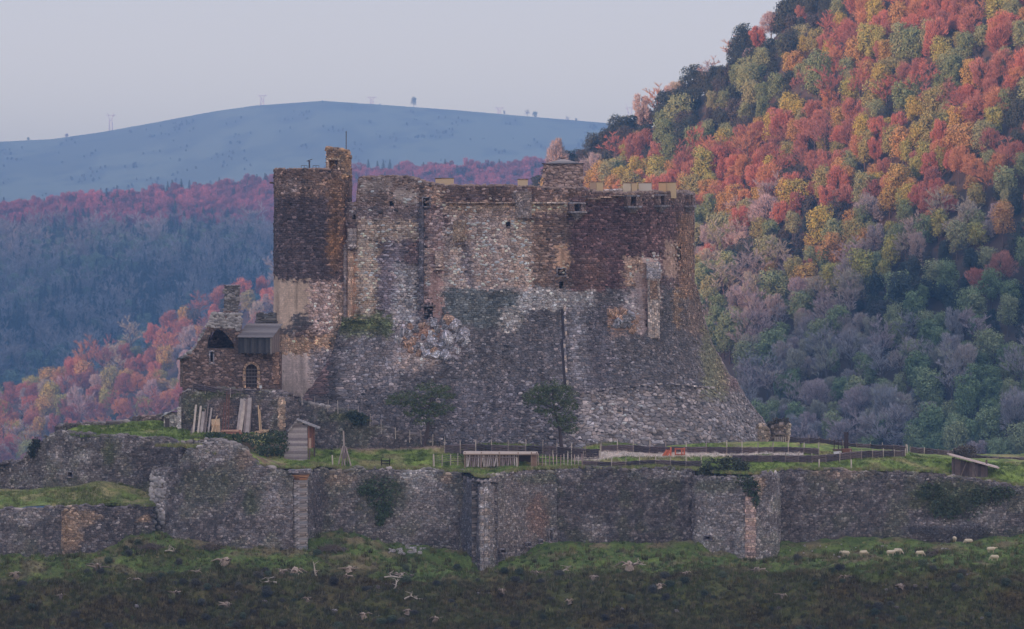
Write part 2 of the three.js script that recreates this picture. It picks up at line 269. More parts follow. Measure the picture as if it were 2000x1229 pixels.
const KINDS = {
  red: { name: 'leafless_tree', P: [...twigP, bareP[0], bareP[4]], M: mats([[0.48, 0.20, 0.14], [0.44, 0.19, 0.14], [0.40, 0.20, 0.15], [0.50, 0.27, 0.14], [0.34, 0.17, 0.14]]), label: 'leafless reddish tree with fine upswept twigs', cat: 'tree' },
  pink: { name: 'bare_twiggy_tree', P: [...twigP, bareP[1], bareP[2], bareP[3]], M: mats([[0.43, 0.36, 0.37], [0.39, 0.36, 0.37], [0.44, 0.38, 0.35], [0.34, 0.33, 0.34], [0.38, 0.37, 0.30]]), label: 'bare greyish-mauve tree with a fan of thin twigs', cat: 'tree' },  // these and the green crowns are lightened to stand in for low mist
  gold: { name: 'golden_leaf_tree', P: leafP, M: mats([[0.40, 0.36, 0.08], [0.42, 0.31, 0.09], [0.34, 0.36, 0.10], [0.42, 0.27, 0.10], [0.28, 0.28, 0.10]]), label: 'budding tree with golden-yellow young leaves', cat: 'tree' },
  green: { name: 'green_leaf_tree', P: leafP, M: mats([[0.18, 0.25, 0.11], [0.24, 0.30, 0.14], [0.28, 0.31, 0.15]]), label: 'fresh green leafy tree', cat: 'tree' },
  dark: { name: 'dark_evergreen', P: [...bushP, ...bushP, leafP[0]], M: mats([[0.04, 0.06, 0.045], [0.055, 0.07, 0.05], [0.07, 0.07, 0.06]]), label: 'dark evergreen', cat: 'tree' },
  white: { name: 'blossom_tree', P: leafP, M: mats([[0.62, 0.52, 0.54]]), label: 'small tree in pale pink blossom', cat: 'tree' },
};
let treeCount = 0;
function plant(kind, p, s, r, where, group, name) {
  const K = KINDS[kind], i = Math.floor(r() * K.P.length), t = thing(name ?? K.name, K.label + where, K.cat, p, group, r() * 6.28);
  part('trunk', K.P[i].trunk, BARK, t); part('crown', K.P[i].crown, K.M[Math.floor(r() * K.M.length)], t);
  t.scale.set(s * (0.9 + 0.3 * r()), s * (0.8 + 0.45 * r()), s * (0.9 + 0.3 * r())); treeCount++; return t;
}
{
  const r = rngOf(77), NA = 44, NB = 41;
  for (let j = 0; j < NB; j++) for (let i = 0; i < NA; i++) {
    const a = (i + 0.1 + 0.8 * r()) / NA, b = (j + 0.1 + 0.8 * r()) / (NB - 1), p = slopePos(a, b), px = toPx(p.x, p.z), py = toPy(p.y, p.z);
    if (px > 2070 || py < -60 || px < 1060 || (px < 1330 && py > 420) || (px < 1440 && py > 720) || py > 945) continue;
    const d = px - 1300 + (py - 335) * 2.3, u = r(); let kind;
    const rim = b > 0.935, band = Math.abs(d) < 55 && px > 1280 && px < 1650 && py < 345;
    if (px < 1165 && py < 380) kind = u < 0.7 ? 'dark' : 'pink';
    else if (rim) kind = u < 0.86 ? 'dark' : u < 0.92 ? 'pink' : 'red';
    else if (band) kind = u < 0.8 ? 'dark' : 'green';  // evergreens, and the shadow of a rib put into the tree colour
    else {                                                              // species grow in drifts; dark ones also stand in for shaded gaps
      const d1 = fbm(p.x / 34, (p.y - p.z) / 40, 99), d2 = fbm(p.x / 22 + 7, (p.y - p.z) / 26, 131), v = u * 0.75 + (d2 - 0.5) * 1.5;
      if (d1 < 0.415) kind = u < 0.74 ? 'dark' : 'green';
      else if (px > 1740 && py > 660) kind = v < 0.45 ? 'green' : v < 0.75 ? 'pink' : u < 0.5 ? 'green' : 'dark';
      else if (py > 600) kind = v < 0.42 ? 'pink' : v < 0.72 ? 'green' : u < 0.5 ? 'pink' : 'dark';
      else if (py > 440) kind = v < 0.26 ? 'pink' : v < 0.36 ? 'red' : v < 0.60 ? 'gold' : v < 0.82 ? 'green' : 'pink';
      else if (py > 250) kind = v < 0.30 ? 'red' : v < 0.62 ? 'gold' : v < 0.72 ? 'green' : u < 0.5 ? 'pink' : 'red';
      else kind = v < 0.36 ? 'red' : v < 0.56 ? 'gold' : v < 0.74 ? 'red' : u < 0.5 ? 'pink' : 'green';
    }
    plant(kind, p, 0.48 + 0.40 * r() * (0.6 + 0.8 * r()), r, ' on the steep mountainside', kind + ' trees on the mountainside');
  }
  for (let i = 0; i < 60; i++) { const p = slopePos((i + r()) / 60, 0.985 + 0.03 * r()), px = toPx(p.x, p.z); if (px > 1640) break; plant(r() < 0.95 ? 'dark' : 'pink', p, 0.7 + 0.5 * r(), r, ' on the skyline of the mountainside', 'dark trees along the skyline'); }
  for (const [px, py, D] of [[1500, 770, 905], [1940, 590, 930], [1470, 625, 950], [1745, 600, 945], [1830, 700, 915]]) plant('white', at(px, py, 600 - D * 1.38), 0.55, r, ' among bare trees on the slope', 'blossoming trees on the mountainside');
  const NS = 30, NT = 14;
  for (let j = 0; j < NT; j++) for (let i = 0; i < NS; i++) {
    const a = (i + r()) / NS, b = (j + r()) / NT, p = spurPos(a, b), px = toPx(p.x, p.z), u = r();
    if (px < -40 || px > 570) continue;
    const kind = u < 0.55 ? 'red' : u < 0.76 ? 'gold' : u < 0.93 ? 'pink' : 'dark';
    plant(kind, p, 0.85 + 0.5 * r(), r, ' on the sunlit spur', kind + ' trees on the spur', { red: 'red_twigged_tree', gold: 'yellow_leaf_tree', pink: 'pale_twigged_tree', dark: 'dark_conifer' }[kind]);
  }
  // the far wood on the ridge reads as one mass
  const lists = {}; const put = (key, P, p, s, c) => { (lists[key] ??= { P, m: [] }).m.push([p, s, c, r() * 6.28]); };
  for (let j = 0; j < 30; j++) for (let i = 0; i < 120; i++) {
    const a = (i + r()) / 120, b = (j + r()) / 29, p = redPos(a, b), px = toPx(p.x, p.z), py = toPy(p.y, p.z), u = r();
    if (px > 545 && py > 420) continue;
    if (px < -60 || px > 1220) continue;
    if (py < 478 + 14 * (r() - 0.5)) { const k = Math.floor(r() * 3); u < 0.82 ? put('t' + k, twigP[k], p, 1.5 + 0.4 * r(), jit([0.30, 0.10, 0.13], r, 0.35)) : put('d', pineP[0], p, 1.4 + 0.4 * r(), [0.04, 0.06, 0.05]); }
    else { const band = Math.abs(py - (690 - 0.28 * px)) < 50, k = Math.floor(r() * 2); u < (band ? 0.75 : 0.3) ? put('d', pineP[0], p, 1.4 + 0.5 * r(), [0.03, 0.05, 0.04]) : u < 0.78 ? put('l' + k, leafP[k], p, 1.3 + 0.4 * r(), jit([0.13, 0.18, 0.11], r, 0.4)) : put('r' + k, bareP[k], p, 1.4 + 0.4 * r(), jit([0.28, 0.26, 0.27], r, 0.3)); }
  }
  const m4 = new THREE.Matrix4(), q = new THREE.Quaternion(), yAx = V(0, 1, 0), white = tinted([1, 1, 1]);
  for (const { P, m } of Object.values(lists)) {
    const o = new THREE.InstancedMesh(P.crown, white, m.length); o.name = numbered('distant_forest'); scene.add(o);
    tag(o, 'distant forest of bare trees and conifers on the hazy ridge', 'forest', null, 'stuff');
    m.forEach(([p, s, c, t], k) => { o.setMatrixAt(k, m4.compose(p, q.setFromAxisAngle(yAx, t), V(s, s, s))); o.setColorAt(k, rgb(c)); });
  }
  { const L = []; for (let k = 0; k < 5200; k++) { const a = r(), b = r(), p = farPos(a, b), h = fbm(p.x / 40, p.z / 120, 19), e = Math.abs(fbm(p.x / 150 + 3, p.z / 420, 171) - 0.5); if (b < 0.94 && (h > 0.66 || e < 0.009)) L.push([p, 0.35 + 0.5 * r()]); }
    const o = new THREE.InstancedMesh(bushP[0].crown, white, L.length); o.name = 'hedgerow_bushes'; scene.add(o); tag(o, 'dark hedges and copses dotted over the far hill', 'hedges', null, 'stuff'); L.forEach(([p, s], k) => { o.setMatrixAt(k, m4.compose(p, q.setFromAxisAngle(yAx, k), V(s, s, s))); o.setColorAt(k, rgb(jit([0.12, 0.14, 0.10], r, 0.3))); }); }
  // single trees and clumps on the crest of the far hill
  for (const [px, py, s, k, lab] of [[808, 209, 1.1, 'green', 'lone round tree standing on the crest of the far grassy hill'], [1030, 231, 1.0, 'pink', 'tallest of the trees clumped on the falling crest of the far hill'], [1045, 232, 0.8, 'green', 'smaller tree beside the clump on the far crest'], [1108, 240, 0.8, 'pink', 'broad bare tree low on the falling far crest'], [1125, 241, 0.6, 'green', 'low green tree at the foot of the far crest'], [130, 270, 0.8, 'pink', 'bare tree alone on the low end of the far crest'], [55, 276, 0.5, 'green', 'low bush-like tree at the low end of the far crest'], [742, 207, 0.5, 'dark', 'dark bush near a pylon on the far crest'], [985, 225, 0.5, 'pink', 'low bare tree beside a half-hidden pylon on the far crest'], [630, 202, 0.5, 'dark', 'dark bush on the summit of the far hill']]) {
    const t = plant(k, at(px, py, 600 - 8480), s * 1.1, r, '', 'trees on the far crest'); t.userData.label = lab;
  }
}
// pylons along the far crest
{
  const steel = plain(150, 150, 165, 0.6);
  for (const [px, base, top, lab] of [[216, 257, 221, 'lattice pylon at the low end of the far crest'], [512, 208, 184, 'lattice pylon near the summit of the far hill'], [726, 205, 188, 'small lattice pylon just past the summit of the far hill'], [975, 224, 209, 'lattice pylon sunk behind the falling far crest'], [1230, 262, 204, 'tall lattice pylon rising behind the edge of the wooded mountainside']]) {
    const z = 600 - 8520, p = at(px, base, z), h = Y(top, z) - p.y, w = 9, t = thing('pylon', lab, 'pylon', p, 'pylons on the far crest');
    const m = (a, b, rad = 0.6) => beam(V(...a), V(...b), rad, 4);
    for (const s of [-1, 1]) for (const q of [-1, 1]) part('leg', m([s * w * 0.4, -3, q * w * 0.4], [s * w * 0.2, h * 0.68, q * w * 0.2]), steel, t);
    for (let k = 0; k < 4; k++) part('brace', m([(k % 2 ? -1 : 1) * w * 0.36, h * 0.17 * k, w * 0.25], [(k % 2 ? 1 : -1) * w * 0.3, h * 0.17 * (k + 1), w * 0.22], 0.4), steel, t);
    for (const s of [-1, 1]) { part('head_strut', m([s * w * 0.2, h * 0.66, 0], [s * w * 0.62, h, 0]), steel, t); part('crossarm', m([s * w * 0.5, h * 0.86, 0], [s * w * 0.95, h * 0.9, 0], 0.5), steel, t); }
    part('crossbar', m([-w * 0.55, h * 0.88, 0], [w * 0.55, h * 0.88, 0], 0.5), steel, t);
  }
}
// ------------------------------------------------------------------ grounds of the castle hill
const idw = (C, pw = 3.2) => { const P = C.map(([a, b, z]) => at(a, b, z)); return (x, z) => { let s = 0, w = 0; for (const p of P) { const d = Math.hypot(x - p.x, (z - p.z) * 1.6) + 0.05, k = 1 / d ** pw; s += k * p.y; w += k; } return s / w; }; };
const terraceY = idw([[600, 916, 33], [700, 918, 29], [800, 918, 28], [900, 922, 27.5], [943, 932, 34], [1085, 916, 26.5], [1200, 916, 26], [1355, 918, 26], [1450, 925, 30], [1522, 918, 25], [1650, 920, 25], [1800, 922, 25], [1900, 938, 25], [2000, 948, 25], [2080, 948, 25],
  [650, 895, 22], [750, 893, 22], [860, 890, 21], [1000, 890, 20], [1170, 897, 21], [1170, 884, 17], [1300, 893, 20], [1300, 885, 17], [1500, 893, 19], [1500, 885, 15], [1700, 884, 14], [1700, 895, 19], [1850, 900, 18], [1960, 910, 18],
  [620, 880, 18.5], [700, 876, 18], [840, 874, 17.5], [1000, 868, 16], [1200, 866, 15], [1400, 866, 13], [1500, 862, 10], [1540, 866, 5], [1600, 880, 0], [1700, 883, -3], [1850, 888, -5], [2000, 905, 0],
  [560, 908, 26], [520, 885, 24], [470, 858, 22], [430, 850, 22], [380, 848, 20], [300, 850, 22], [200, 847, 20], [150, 846, 19], [160, 832, 12], [300, 822, 12], [340, 838, 16], [500, 846, 19]].concat([[585, 914, 34], [540, 914, 34], [500, 912, 34], [470, 880, 33], [430, 868, 33], [390, 868, 32]]));
const slopeY = idw([[-60, 1090, 38], [120, 1088, 39], [160, 1078, 38], [295, 1038, 34.5], [340, 1048, 35], [480, 1073, 37], [585, 1079, 37], [615, 1045, 33], [640, 1040, 31], [800, 1064, 29], [900, 1075, 29.5], [943, 1119, 37], [1000, 1087, 32.5], [1085, 1058, 27.5], [1200, 1060, 27], [1355, 1062, 27.5], [1400, 1080, 31.5], [1455, 1097, 33.5], [1500, 1090, 32], [1525, 1060, 26.5], [1650, 1051, 26], [1750, 1051, 26], [1850, 1061, 26.5], [1960, 1051, 27], [2060, 1030, 27],
  ...[0, 300, 600, 900, 1200, 1500, 1800, 2060].map((x, i) => [x, [1145, 1128, 1132, 1148, 1126, 1124, 1112, 1105][i], 48]), ...[-60, 300, 700, 1100, 1500, 1900, 2100].map((x) => [x, 1235, 64]), ...[-100, 500, 1000, 1500, 2100].map((x) => [x, 1390, 84])], 2.6);
const bankY = idw([[-60, 1000, 36], [120, 990, 37], [200, 988, 36], [295, 988, 34], [0, 965, 27], [130, 955, 25], [290, 975, 29], [60, 960, 22], [360, 980, 30], [-60, 968, 22], [200, 945, 25]]);
// front line of the ramparts in plan: [px, z]
const FRONT = [[-80, 36.5], [120, 38], [121, 36.6], [295, 34], [297, 31], [340, 34], [420, 36], [500, 36.5], [585, 36], [600, 34], [630, 30], [750, 28.5], [900, 28], [903, 29], [943, 36], [1000, 31.5], [1085, 27], [1086, 26.5], [1354, 26], [1356, 27.5], [1400, 30.5], [1455, 32.5], [1475, 32.5], [1510, 30], [1522, 26], [1524, 25.5], [1700, 25], [1850, 25.5], [2000, 26], [2150, 26]];
const frontZ = (() => { const T = table(FRONT.map(([p, z]) => [X(p, z), z])); return T; })();
function sheet(x0, x1, dx, zb, zf, rows, yf, col, bumpy, k) {
  const g = new GB(), nx = Math.round((x1 - x0) / dx);
  for (let j = 0; j <= rows; j++) for (let i = 0; i <= nx; i++) {
    const x = x0 + i * dx, z = lerp(zb(x), zf(x), j / rows), y = yf(x, z) + (fbm(x * 0.9, z * 0.9, k) - 0.5) * bumpy + (fbm(x * 0.2, z * 0.2, k + 5) - 0.5) * bumpy * 1.5; g.v(x, y, z, col(x, z), x / 9, z / 9);
  }
  for (let j = 0; j < rows; j++) for (let i = 0; i < nx; i++) { const q = j * (nx + 1) + i; g.quad(q, q + nx + 1, q + nx + 2, q + 1); }
  return g.geo();
}
const soilT = texture(512, 512, (i, j) => { const u = i / 512 * 9, v = j / 512 * 9, a = fbm(u * 6, v * 6, 61, 4, 54), b = fbm(u * 1, v * 1, 63, 4, 9), s = noise(u * 24, v * 24, 65, 216), t = (0.35 + 0.7 * a) * (0.65 + 0.6 * b) * (0.75 + 0.5 * s); return [t * (0.92 + 0.22 * b), t, t * 0.9, a * 0.6 + s * 0.4]; });
const soilMat = new THREE.MeshStandardMaterial({ color: rgb([1.5, 1.5, 1.5]), vertexColors: true, map: soilT.map, bumpMap: soilT.bump, bumpScale: 0.12, roughness: 1 });
const GRASS = alb(90, 107, 60), DRY = alb(112, 104, 84), EARTH = alb(92, 80, 72), DARKENED_SCRUB = alb(56, 51, 36), PATH = alb(146, 141, 142), DEEP = alb(62, 76, 48);
const pathLine = (x) => table([[1130, 897], [1180, 889], [1260, 887], [1400, 888], [1560, 889]])(toPx(x, 17));
const terraceCol = (x, z) => {
  const n = fbm(x * 0.35, z * 0.5, 71), m = fbm(x * 1.3, z * 1.3, 73), px = toPx(x, z), py = toPy(terraceY(x, z), z); let c = mix(GRASS, DEEP, sm(m, 0.4, 0.7));
  c = mix(c, DRY, sm(n, 0.52, 0.66) * 0.6);
  const w = table([[1120, 2], [1180, 9], [1230, 7], [1420, 4], [1560, 3]])(px), onPath = px > 1120 && px < 1570 ? 1 - sm(Math.abs(py - pathLine(x)) + (m - 0.5) * 4, w - 1.5, w + 1.5) : 0;
  c = mix(c, PATH, onPath);
  const gravel = (1 - sm(Math.hypot((px - 750) / 150, (py - 868) / 14) + (m - 0.5) * 0.5, 0.8, 1.1)); c = mix(c, alb(120, 104, 106), gravel * 0.8);
  if (px > 370 && px < 560 && py > 848) c = mix(c, EARTH, sm(m, 0.35, 0.6));
  return c;
};
const slopeCol = (x, z) => {
  const n = fbm(x * 0.16, z * 0.22, 81), m = fbm(x * 0.8, z * 0.9, 83), edge = 46 + (n - 0.5) * 18 + (m - 0.5) * 5 + (toPx(x, z) > 1600 ? 4 : 0);
  let c = mix(mix(DEEP, GRASS, 0.35 * sm(m, 0.45, 0.65)), EARTH, sm(fbm(x * 0.3, z * 0.3, 87), 0.55, 0.7) * 0.7);
  return mix(c, mix(mix(DARKENED_SCRUB, DEEP, 0.35 * sm(n, 0.35, 0.6)), EARTH, 0.12 * sm(m, 0.5, 0.7)), sm(z, edge - 7, edge + 8));  // dark scrub downslope, its tone also holding a vignette-like darkening
};
structure('terrace_lawn', sheet(X(118, 20), X(2150, 20), 0.45, (x) => (toPx(x, 10) < 345 ? 9 : toPx(x, 5) > 1560 ? -8 : 2), (x) => (toPx(x, 24) < 352 ? table([[118, 21], [150, 22.3], [230, 24.1], [300, 25.5], [350, 26.6]])(toPx(x, 24)) : frontZ(x)) - 0.7, 60, terraceY, terraceCol, 0.35, 91), soilMat, 'grassy castle terrace with a pale gravel path');
structure('meadow_slope', sheet(X(-120, 40), X(2170, 40), 0.5, (x) => frontZ(x) - 0.8, () => 100, 110, (x, z) => slopeY(x, z), slopeCol, 0.9, 93), soilMat, 'rough pasture slope below the ramparts');
structure('grass_bank', sheet(X(-120, 40), X(330, 32), 0.5, () => 15, (x) => Math.min(frontZ(x), 37) - 0.7, 36, bankY, (x, z) => mix(mix(GRASS, DEEP, fbm(x * 0.7, z * 0.7, 95)), DRY, sm(fbm(x * 0.5, z * 0.6, 97), 0.42, 0.6) * 0.7), 0.5, 96), soilMat, 'grassy bank between the low wall and the upper wall');
// skirt of the hill behind the terrace
{
  const g = new GB(), E = []; for (let i = 0; i <= 40; i++) { const t = i / 40, x = lerp(X(118, 5), X(2150, -5), t), zb = toPx(x, 10) < 345 ? 9 : toPx(x, 5) > 1560 ? -8 : 2; E.push(V(x, terraceY(x, zb) - 0.1, zb)); }
  for (const e of E) { g.v(e.x, e.y, e.z, EARTH); g.v(e.x * 1.05, e.y - 30, e.z - 70, [0.06, 0.06, 0.04]); }
  for (let i = 0; i < 40; i++) g.quad(i * 2, i * 2 + 1, i * 2 + 3, i * 2 + 2);
  structure('hill_flank', g.geo(), valleyMat, 'far flank of the castle hill');
}

// ------------------------------------------------------------------ masonry
const stoneGeo = [1, 2, 3].map((k) => { const g = mergeVertices(new THREE.IcosahedronGeometry(1, 1).deleteAttribute('normal').deleteAttribute('uv')), p = g.attributes.position; for (let i = 0; i < p.count; i++) { const x = p.getX(i), y = p.getY(i), z = p.getZ(i), n = 0.78 + 0.4 * hash(i, k, 3), q = 1 / Math.max(Math.abs(x), Math.abs(y), Math.abs(z)); p.setXYZ(i, x * n * lerp(1, q, 0.55), y * n * lerp(1, q, 0.55), z * n * lerp(1, q, 0.55)); } g.computeVertexNormals(); return g; });
const rockGeo = [1, 2, 3, 4].map((k) => { const g = new THREE.IcosahedronGeometry(1, 2), p = g.attributes.position; for (let i = 0; i < p.count; i++) { const v = V(p.getX(i), p.getY(i), p.getZ(i)), n = 0.55 + 0.75 * noise(v.x * 1.3 + k * 9, v.y * 1.3 + v.z * 1.1 + 5, k) + 0.25 * noise(v.x * 4 + 9, v.y * 4 + v.z * 3.3 + 9, k + 3); v.multiplyScalar(n); const q = 0.78; v.x = clamp(v.x, -q, q); v.y = clamp(v.y, -q * 0.9, q); v.z = clamp(v.z, -q, q * 0.95); p.setXYZ(i, v.x, v.y, v.z); g.attributes.uv.setXY(i, v.x + v.z, v.y + v.z * 0.3); } g.computeVertexNormals(); return g; });
const stoneStuffMat = new THREE.MeshStandardMaterial({ color: rgb([1, 1, 1]), roughness: 0.95 });
function proud(parent, places, name = 'proud_stones') {                  // many small stones standing proud of a wall: [pos, normal, size, colour]
  const m4 = new THREE.Matrix4(), q = new THREE.Quaternion(), q2 = new THREE.Quaternion(), r = rngOf(places.length + 7), zA = V(0, 0, 1);
  [0, 1].forEach((v) => {
    const L = places.filter((_, i) => i % 2 === v); if (!L.length) return;
    const o = new THREE.InstancedMesh(stoneGeo[v], stoneStuffMat, L.length); o.name = name; o.userData.kind = 'stuff'; parent.add(o);
    L.forEach(([p, n, s, c], i) => { q.setFromUnitVectors(zA, n).multiply(q2.setFromAxisAngle(zA, (r() - 0.5) * 0.7)); o.setMatrixAt(i, m4.compose(p, q, V(s * (0.9 + 0.7 * r()), s * (0.6 + 0.3 * r()), s * 0.42))); o.setColorAt(i, rgb(c)); });
  });
}
function masonry(name, label, cat, pts, colour, opt = {}) {              // a thick wall along plan points [px, top py, base py, z]
  const ds = opt.ds ?? 0.34, th = opt.th ?? 1.4, rough = opt.rough ?? 0.16, ragged = opt.ragged ?? 0.35, batter = opt.batter ?? 0, k = opt.k ?? 7, root = opt.parent ?? thing(name, label, cat, null, opt.group);
  const W = pts.map(([px, t, b, z]) => ({ x: X(px, z), z, t: Y(t, z), b: Y(b, z) - 0.9, px })), cols = []; let s = 0;
  for (let i = 0; i < W.length - 1; i++) { const A = W[i], B = W[i + 1], L = Math.hypot(B.x - A.x, B.z - A.z), n = Math.max(1, Math.ceil(L / ds)); for (let q = i ? 1 : 0; q <= n; q++) { const f = q / n; cols.push({ x: lerp(A.x, B.x, f), z: lerp(A.z, B.z, f), t: lerp(A.t, B.t, f), b: lerp(A.b, B.b, f), s: s + L * f }); } s += L; }
  const H = Math.max(...cols.map((c) => c.t - c.b)), rows = Math.max(3, Math.ceil(H / ds)), g = new GB(), nc = cols.length, C = [];
  cols.forEach((c, i) => { const a = cols[Math.max(0, i - 1)], b = cols[Math.min(nc - 1, i + 1)], L = Math.hypot(b.x - a.x, b.z - a.z) || 1; c.nx = -(b.z - a.z) / L; c.nz = (b.x - a.x) / L; c.t += (fbm(c.s * 0.9, 2, k) - 0.5) * ragged * 2 + (hash(i, k, 4) - 0.5) * ragged * 0.5; });
  for (let j = 0; j <= rows; j++) for (let i = 0; i < nc; i++) {
    const c = cols[i], y = lerp(c.b, c.t, j / rows), o = (fbm(c.s * 1.7, y * 1.7, k + 1) - 0.5) * 2 * rough + (fbm(c.s * 0.35, y * 0.35, k + 2) - 0.5) * rough * 2.5 + batter * (c.t - y), x = c.x + c.nx * o, z = c.z + c.nz * o;
    const w = colour(toPx(x, z), toPy(y, z), fbm(c.s * 0.5, y * 0.5, k + 3), fbm(c.s * 2, y * 2, k + 4)).map((q) => q * GAIN); C.push([V(x, y, z), V(c.nx, 0, c.nz), w]); g.v(x, y, z, w, c.s, y);
  }
  for (let j = 0; j < rows; j++) for (let i = 0; i < nc - 1; i++) { const q = j * nc + i; if (opt.skip?.(C[q][0], C[q + nc + 1][0])) continue; g.quad(q, q + 1, q + nc + 1, q + nc); }
  const topRow = rows * nc, b0 = g.n;
  cols.forEach((c, i) => { const w = C[topRow + i][2]; g.v(c.x - c.nx * th, c.t + (hash(i, k, 8) - 0.5) * 0.2, c.z - c.nz * th, w, c.s, c.t + th); });
  cols.forEach((c, i) => { const w = C[topRow + i][2]; g.v(c.x - c.nx * th, c.b, c.z - c.nz * th, w, c.s, c.b + th); });
  for (let i = 0; i < nc - 1; i++) { g.quad(topRow + i, topRow + i + 1, b0 + i + 1, b0 + i); g.quad(b0 + i, b0 + i + 1, b0 + nc + i + 1, b0 + nc + i); }
  for (const i of [0, nc - 1]) for (let j = 0; j < rows; j++) { const q = j * nc + i, c = cols[i], y0 = lerp(c.b, c.t, j / rows), y1 = lerp(c.b, c.t, (j + 1) / rows), w = C[q][2], e = [g.v(C[q][0].x, y0, C[q][0].z, w, 0, y0), g.v(C[q + nc][0].x, y1, C[q + nc][0].z, w, 0, y1), g.v(c.x - c.nx * th, y1, c.z - c.nz * th, w, th, y1), g.v(c.x - c.nx * th, y0, c.z - c.nz * th, w, th, y0)]; g.quad(...e); }
  const m = part(opt.part ?? 'masonry', g.geo(), opt.mat ?? WALL1, root);
  if (opt.stones !== 0) {
    const r = rngOf(k * 13 + 1), L = [], n = Math.round(s * (H - 1) * (opt.stones ?? 3.2));
    for (let i = 0; i < n; i++) { const [p, nn, w] = C[Math.floor(r() * C.length)], t = stoneTone(r()) / GAIN * 0.95; L.push([p.clone().add(V((r() - 0.5) * ds, (r() - 0.5) * ds, 0)).addScaledVector(nn, 0.01), nn, 0.085 + 0.1 * r() * r() + (opt.big ?? 0) * r(), w.map((q) => q * t)]); }
    for (let i = 0; i < nc; i++) { const [p, nn, w] = C[topRow + i], t = stoneTone(r()) / GAIN; for (let q = 0; q < 2; q++) L.push([p.clone().addScaledVector(nn, -th * r() * 0.5).add(V((r() - 0.5) * ds, 0.02, 0)), nn, 0.14 + 0.16 * r(), w.map((v) => v * t)]); }
    proud(root, L);
  }
  root.userData.front = undefined; delete root.userData.front;
  return { root, C, nc, rows, cols, mesh: m };
}
function niche(parent, p, n, w, h, depth, mat, frameMat, fw = 0.16, name = 'window') {    // an opening: a deep box behind the wall face with a stone surround
  const o = new THREE.Group(); o.name = name; o.position.copy(p); o.rotation.y = Math.atan2(n.x, n.z); parent.add(o);
  const g = new GB(), a = w / 2, b = h / 2, z0 = 0.02, d = -depth;
  const q = (...v) => { const e = v.map((c) => g.v(...c, undefined, c[0] + c[2], c[1])); g.quad(...e); };
  q([-a, -b, d], [a, -b, d], [a, b, d], [-a, b, d]); q([-a, -b, z0], [-a, -b, d], [-a, b, d], [-a, b, z0]); q([a, -b, d], [a, -b, z0], [a, b, z0], [a, b, d]); q([-a, b, d], [a, b, d], [a, b, z0], [-a, b, z0]); q([-a, -b, z0], [a, -b, z0], [a, -b, d], [-a, -b, d]);
  part('recess', g.geo(), mat, o);
  if (frameMat) { part('jamb', box(fw, h, 0.3, 0.02, 3), frameMat, o, V(-a - fw / 2, 0, 0)); part('jamb', box(fw, h, 0.3, 0.02, 4), frameMat, o, V(a + fw / 2, 0, 0)); part('lintel', box(w + fw * 2.4, fw * 1.2, 0.34, 0.02, 5), frameMat, o, V(0, b + fw * 0.6, 0)); part('sill', box(w + fw * 2.4, fw, 0.36, 0.02, 6), frameMat, o, V(0, -b - fw / 2, 0)); }
  return o;
}
// ------------------------------------------------------------------ the keep
const keep = thing('castle_keep', 'massive ruined stone keep with round tower and sloping base on the hilltop', 'castle');
const DARKIN = stoneMat([104, 95, 96], R3), PALE = stoneMat([176, 160, 152], R3, 0.05), TAN = stoneMat([156, 128, 106], R3, 0.05), BROWN = stoneMat([96, 82, 82], R1), GREYST = stoneMat([112, 108, 116], R1);
const plan = [[690, -14], [667, 0.5], [690, 3], [740, 4], [815, 5], [880, 5.6], [1040, 6], [1115, 5.5], [1230, 3.2], [1300, -1], [1342, -8], [1350, -22], [1200, -38], [850, -38], [700, -28]].map(([p, z]) => V(X(p, z), 0, z));
const ring = new THREE.CatmullRomCurve3(plan, true, 'catmullrom', 0.35).getSpacedPoints(560); ring.pop();
const RN = ring.length, SEG = ring[0].distanceTo(ring[1]);
const rnorm = ring.map((_, i) => { const a = ring[(i + RN - 2) % RN], b = ring[(i + 2) % RN], L = Math.hypot(b.x - a.x, b.z - a.z); return V(-(b.z - a.z) / L, 0, (b.x - a.x) / L); });
const rpx = ring.map((p) => toPx(p.x, p.z));
const keepTop = table([[660, 398], [695, 398], [696.2, 352], [702, 347], [740, 345], [800, 346], [815, 351], [835, 358], [870, 363], [1000, 364], [1060, 367], [1140, 368], [1150, 373], [1200, 378], [1230, 377], [1330, 376], [1345, 378]]);
const YS = Y(565, 5), flare = table([[0, 0.2], [2.2, 0.65], [4.7, 1.2], [7.8, 2.5], [10.9, 4.1], [14.3, 6.2], [17.4, 8.4], [18.7, 9.3], [22, 11.6]]);
const ledgeY = (px) => Y(table([[900, 720], [1000, 740], [1080, 752], [1140, 766], [1200, 757], [1300, 749], [1380, 757], [1480, 800]])(px), 9);
const back = (i) => rnorm[i].z < -0.25;
function keepOff(i, y) {
  const px = rpx[i], h = YS - y; if (h < 0) return 0;
  if (!back(i) && px < 868 && y > Y(619, 5)) return 0.02;
  return flare(h) + (px > 1000 && !back(i) && y < ledgeY(px + (px > 1200 ? flare(h) * 5 : 0)) ? 0.4 : 0);
}
function keepPos(i, y) {
  const o = keepOff(i, y), s = i * SEG, rough = y < YS ? 0.22 : 0.09, rk = (1 - sm(Math.hypot((rpx[i] - 850) / 75, (toPy(y, 8) - 660) / 45), 0.7, 1.15)) * 0.9;
  const d = o + (fbm(s * 1.6, y * 1.6, 301) - 0.5) * 2 * rough + (fbm(s * 0.3, y * 0.3, 303) - 0.5) * rough * 3 + rk * (fbm(s * 0.8, y * 0.8, 307) - 0.35);
  return V(ring[i].x + rnorm[i].x * d, y, ring[i].z + rnorm[i].z * d);
}
const frontIdx = []; { let i0 = rpx.findIndex((p, i) => !back(i) && rnorm[i].z > 0.2); for (let k = 0; k < RN; k++) { const i = (i0 + RN - 26 + k) % RN; frontIdx.push(i); if (k > 60 && ring[i].z < -16 && rnorm[i].x > 0.5) break; } }
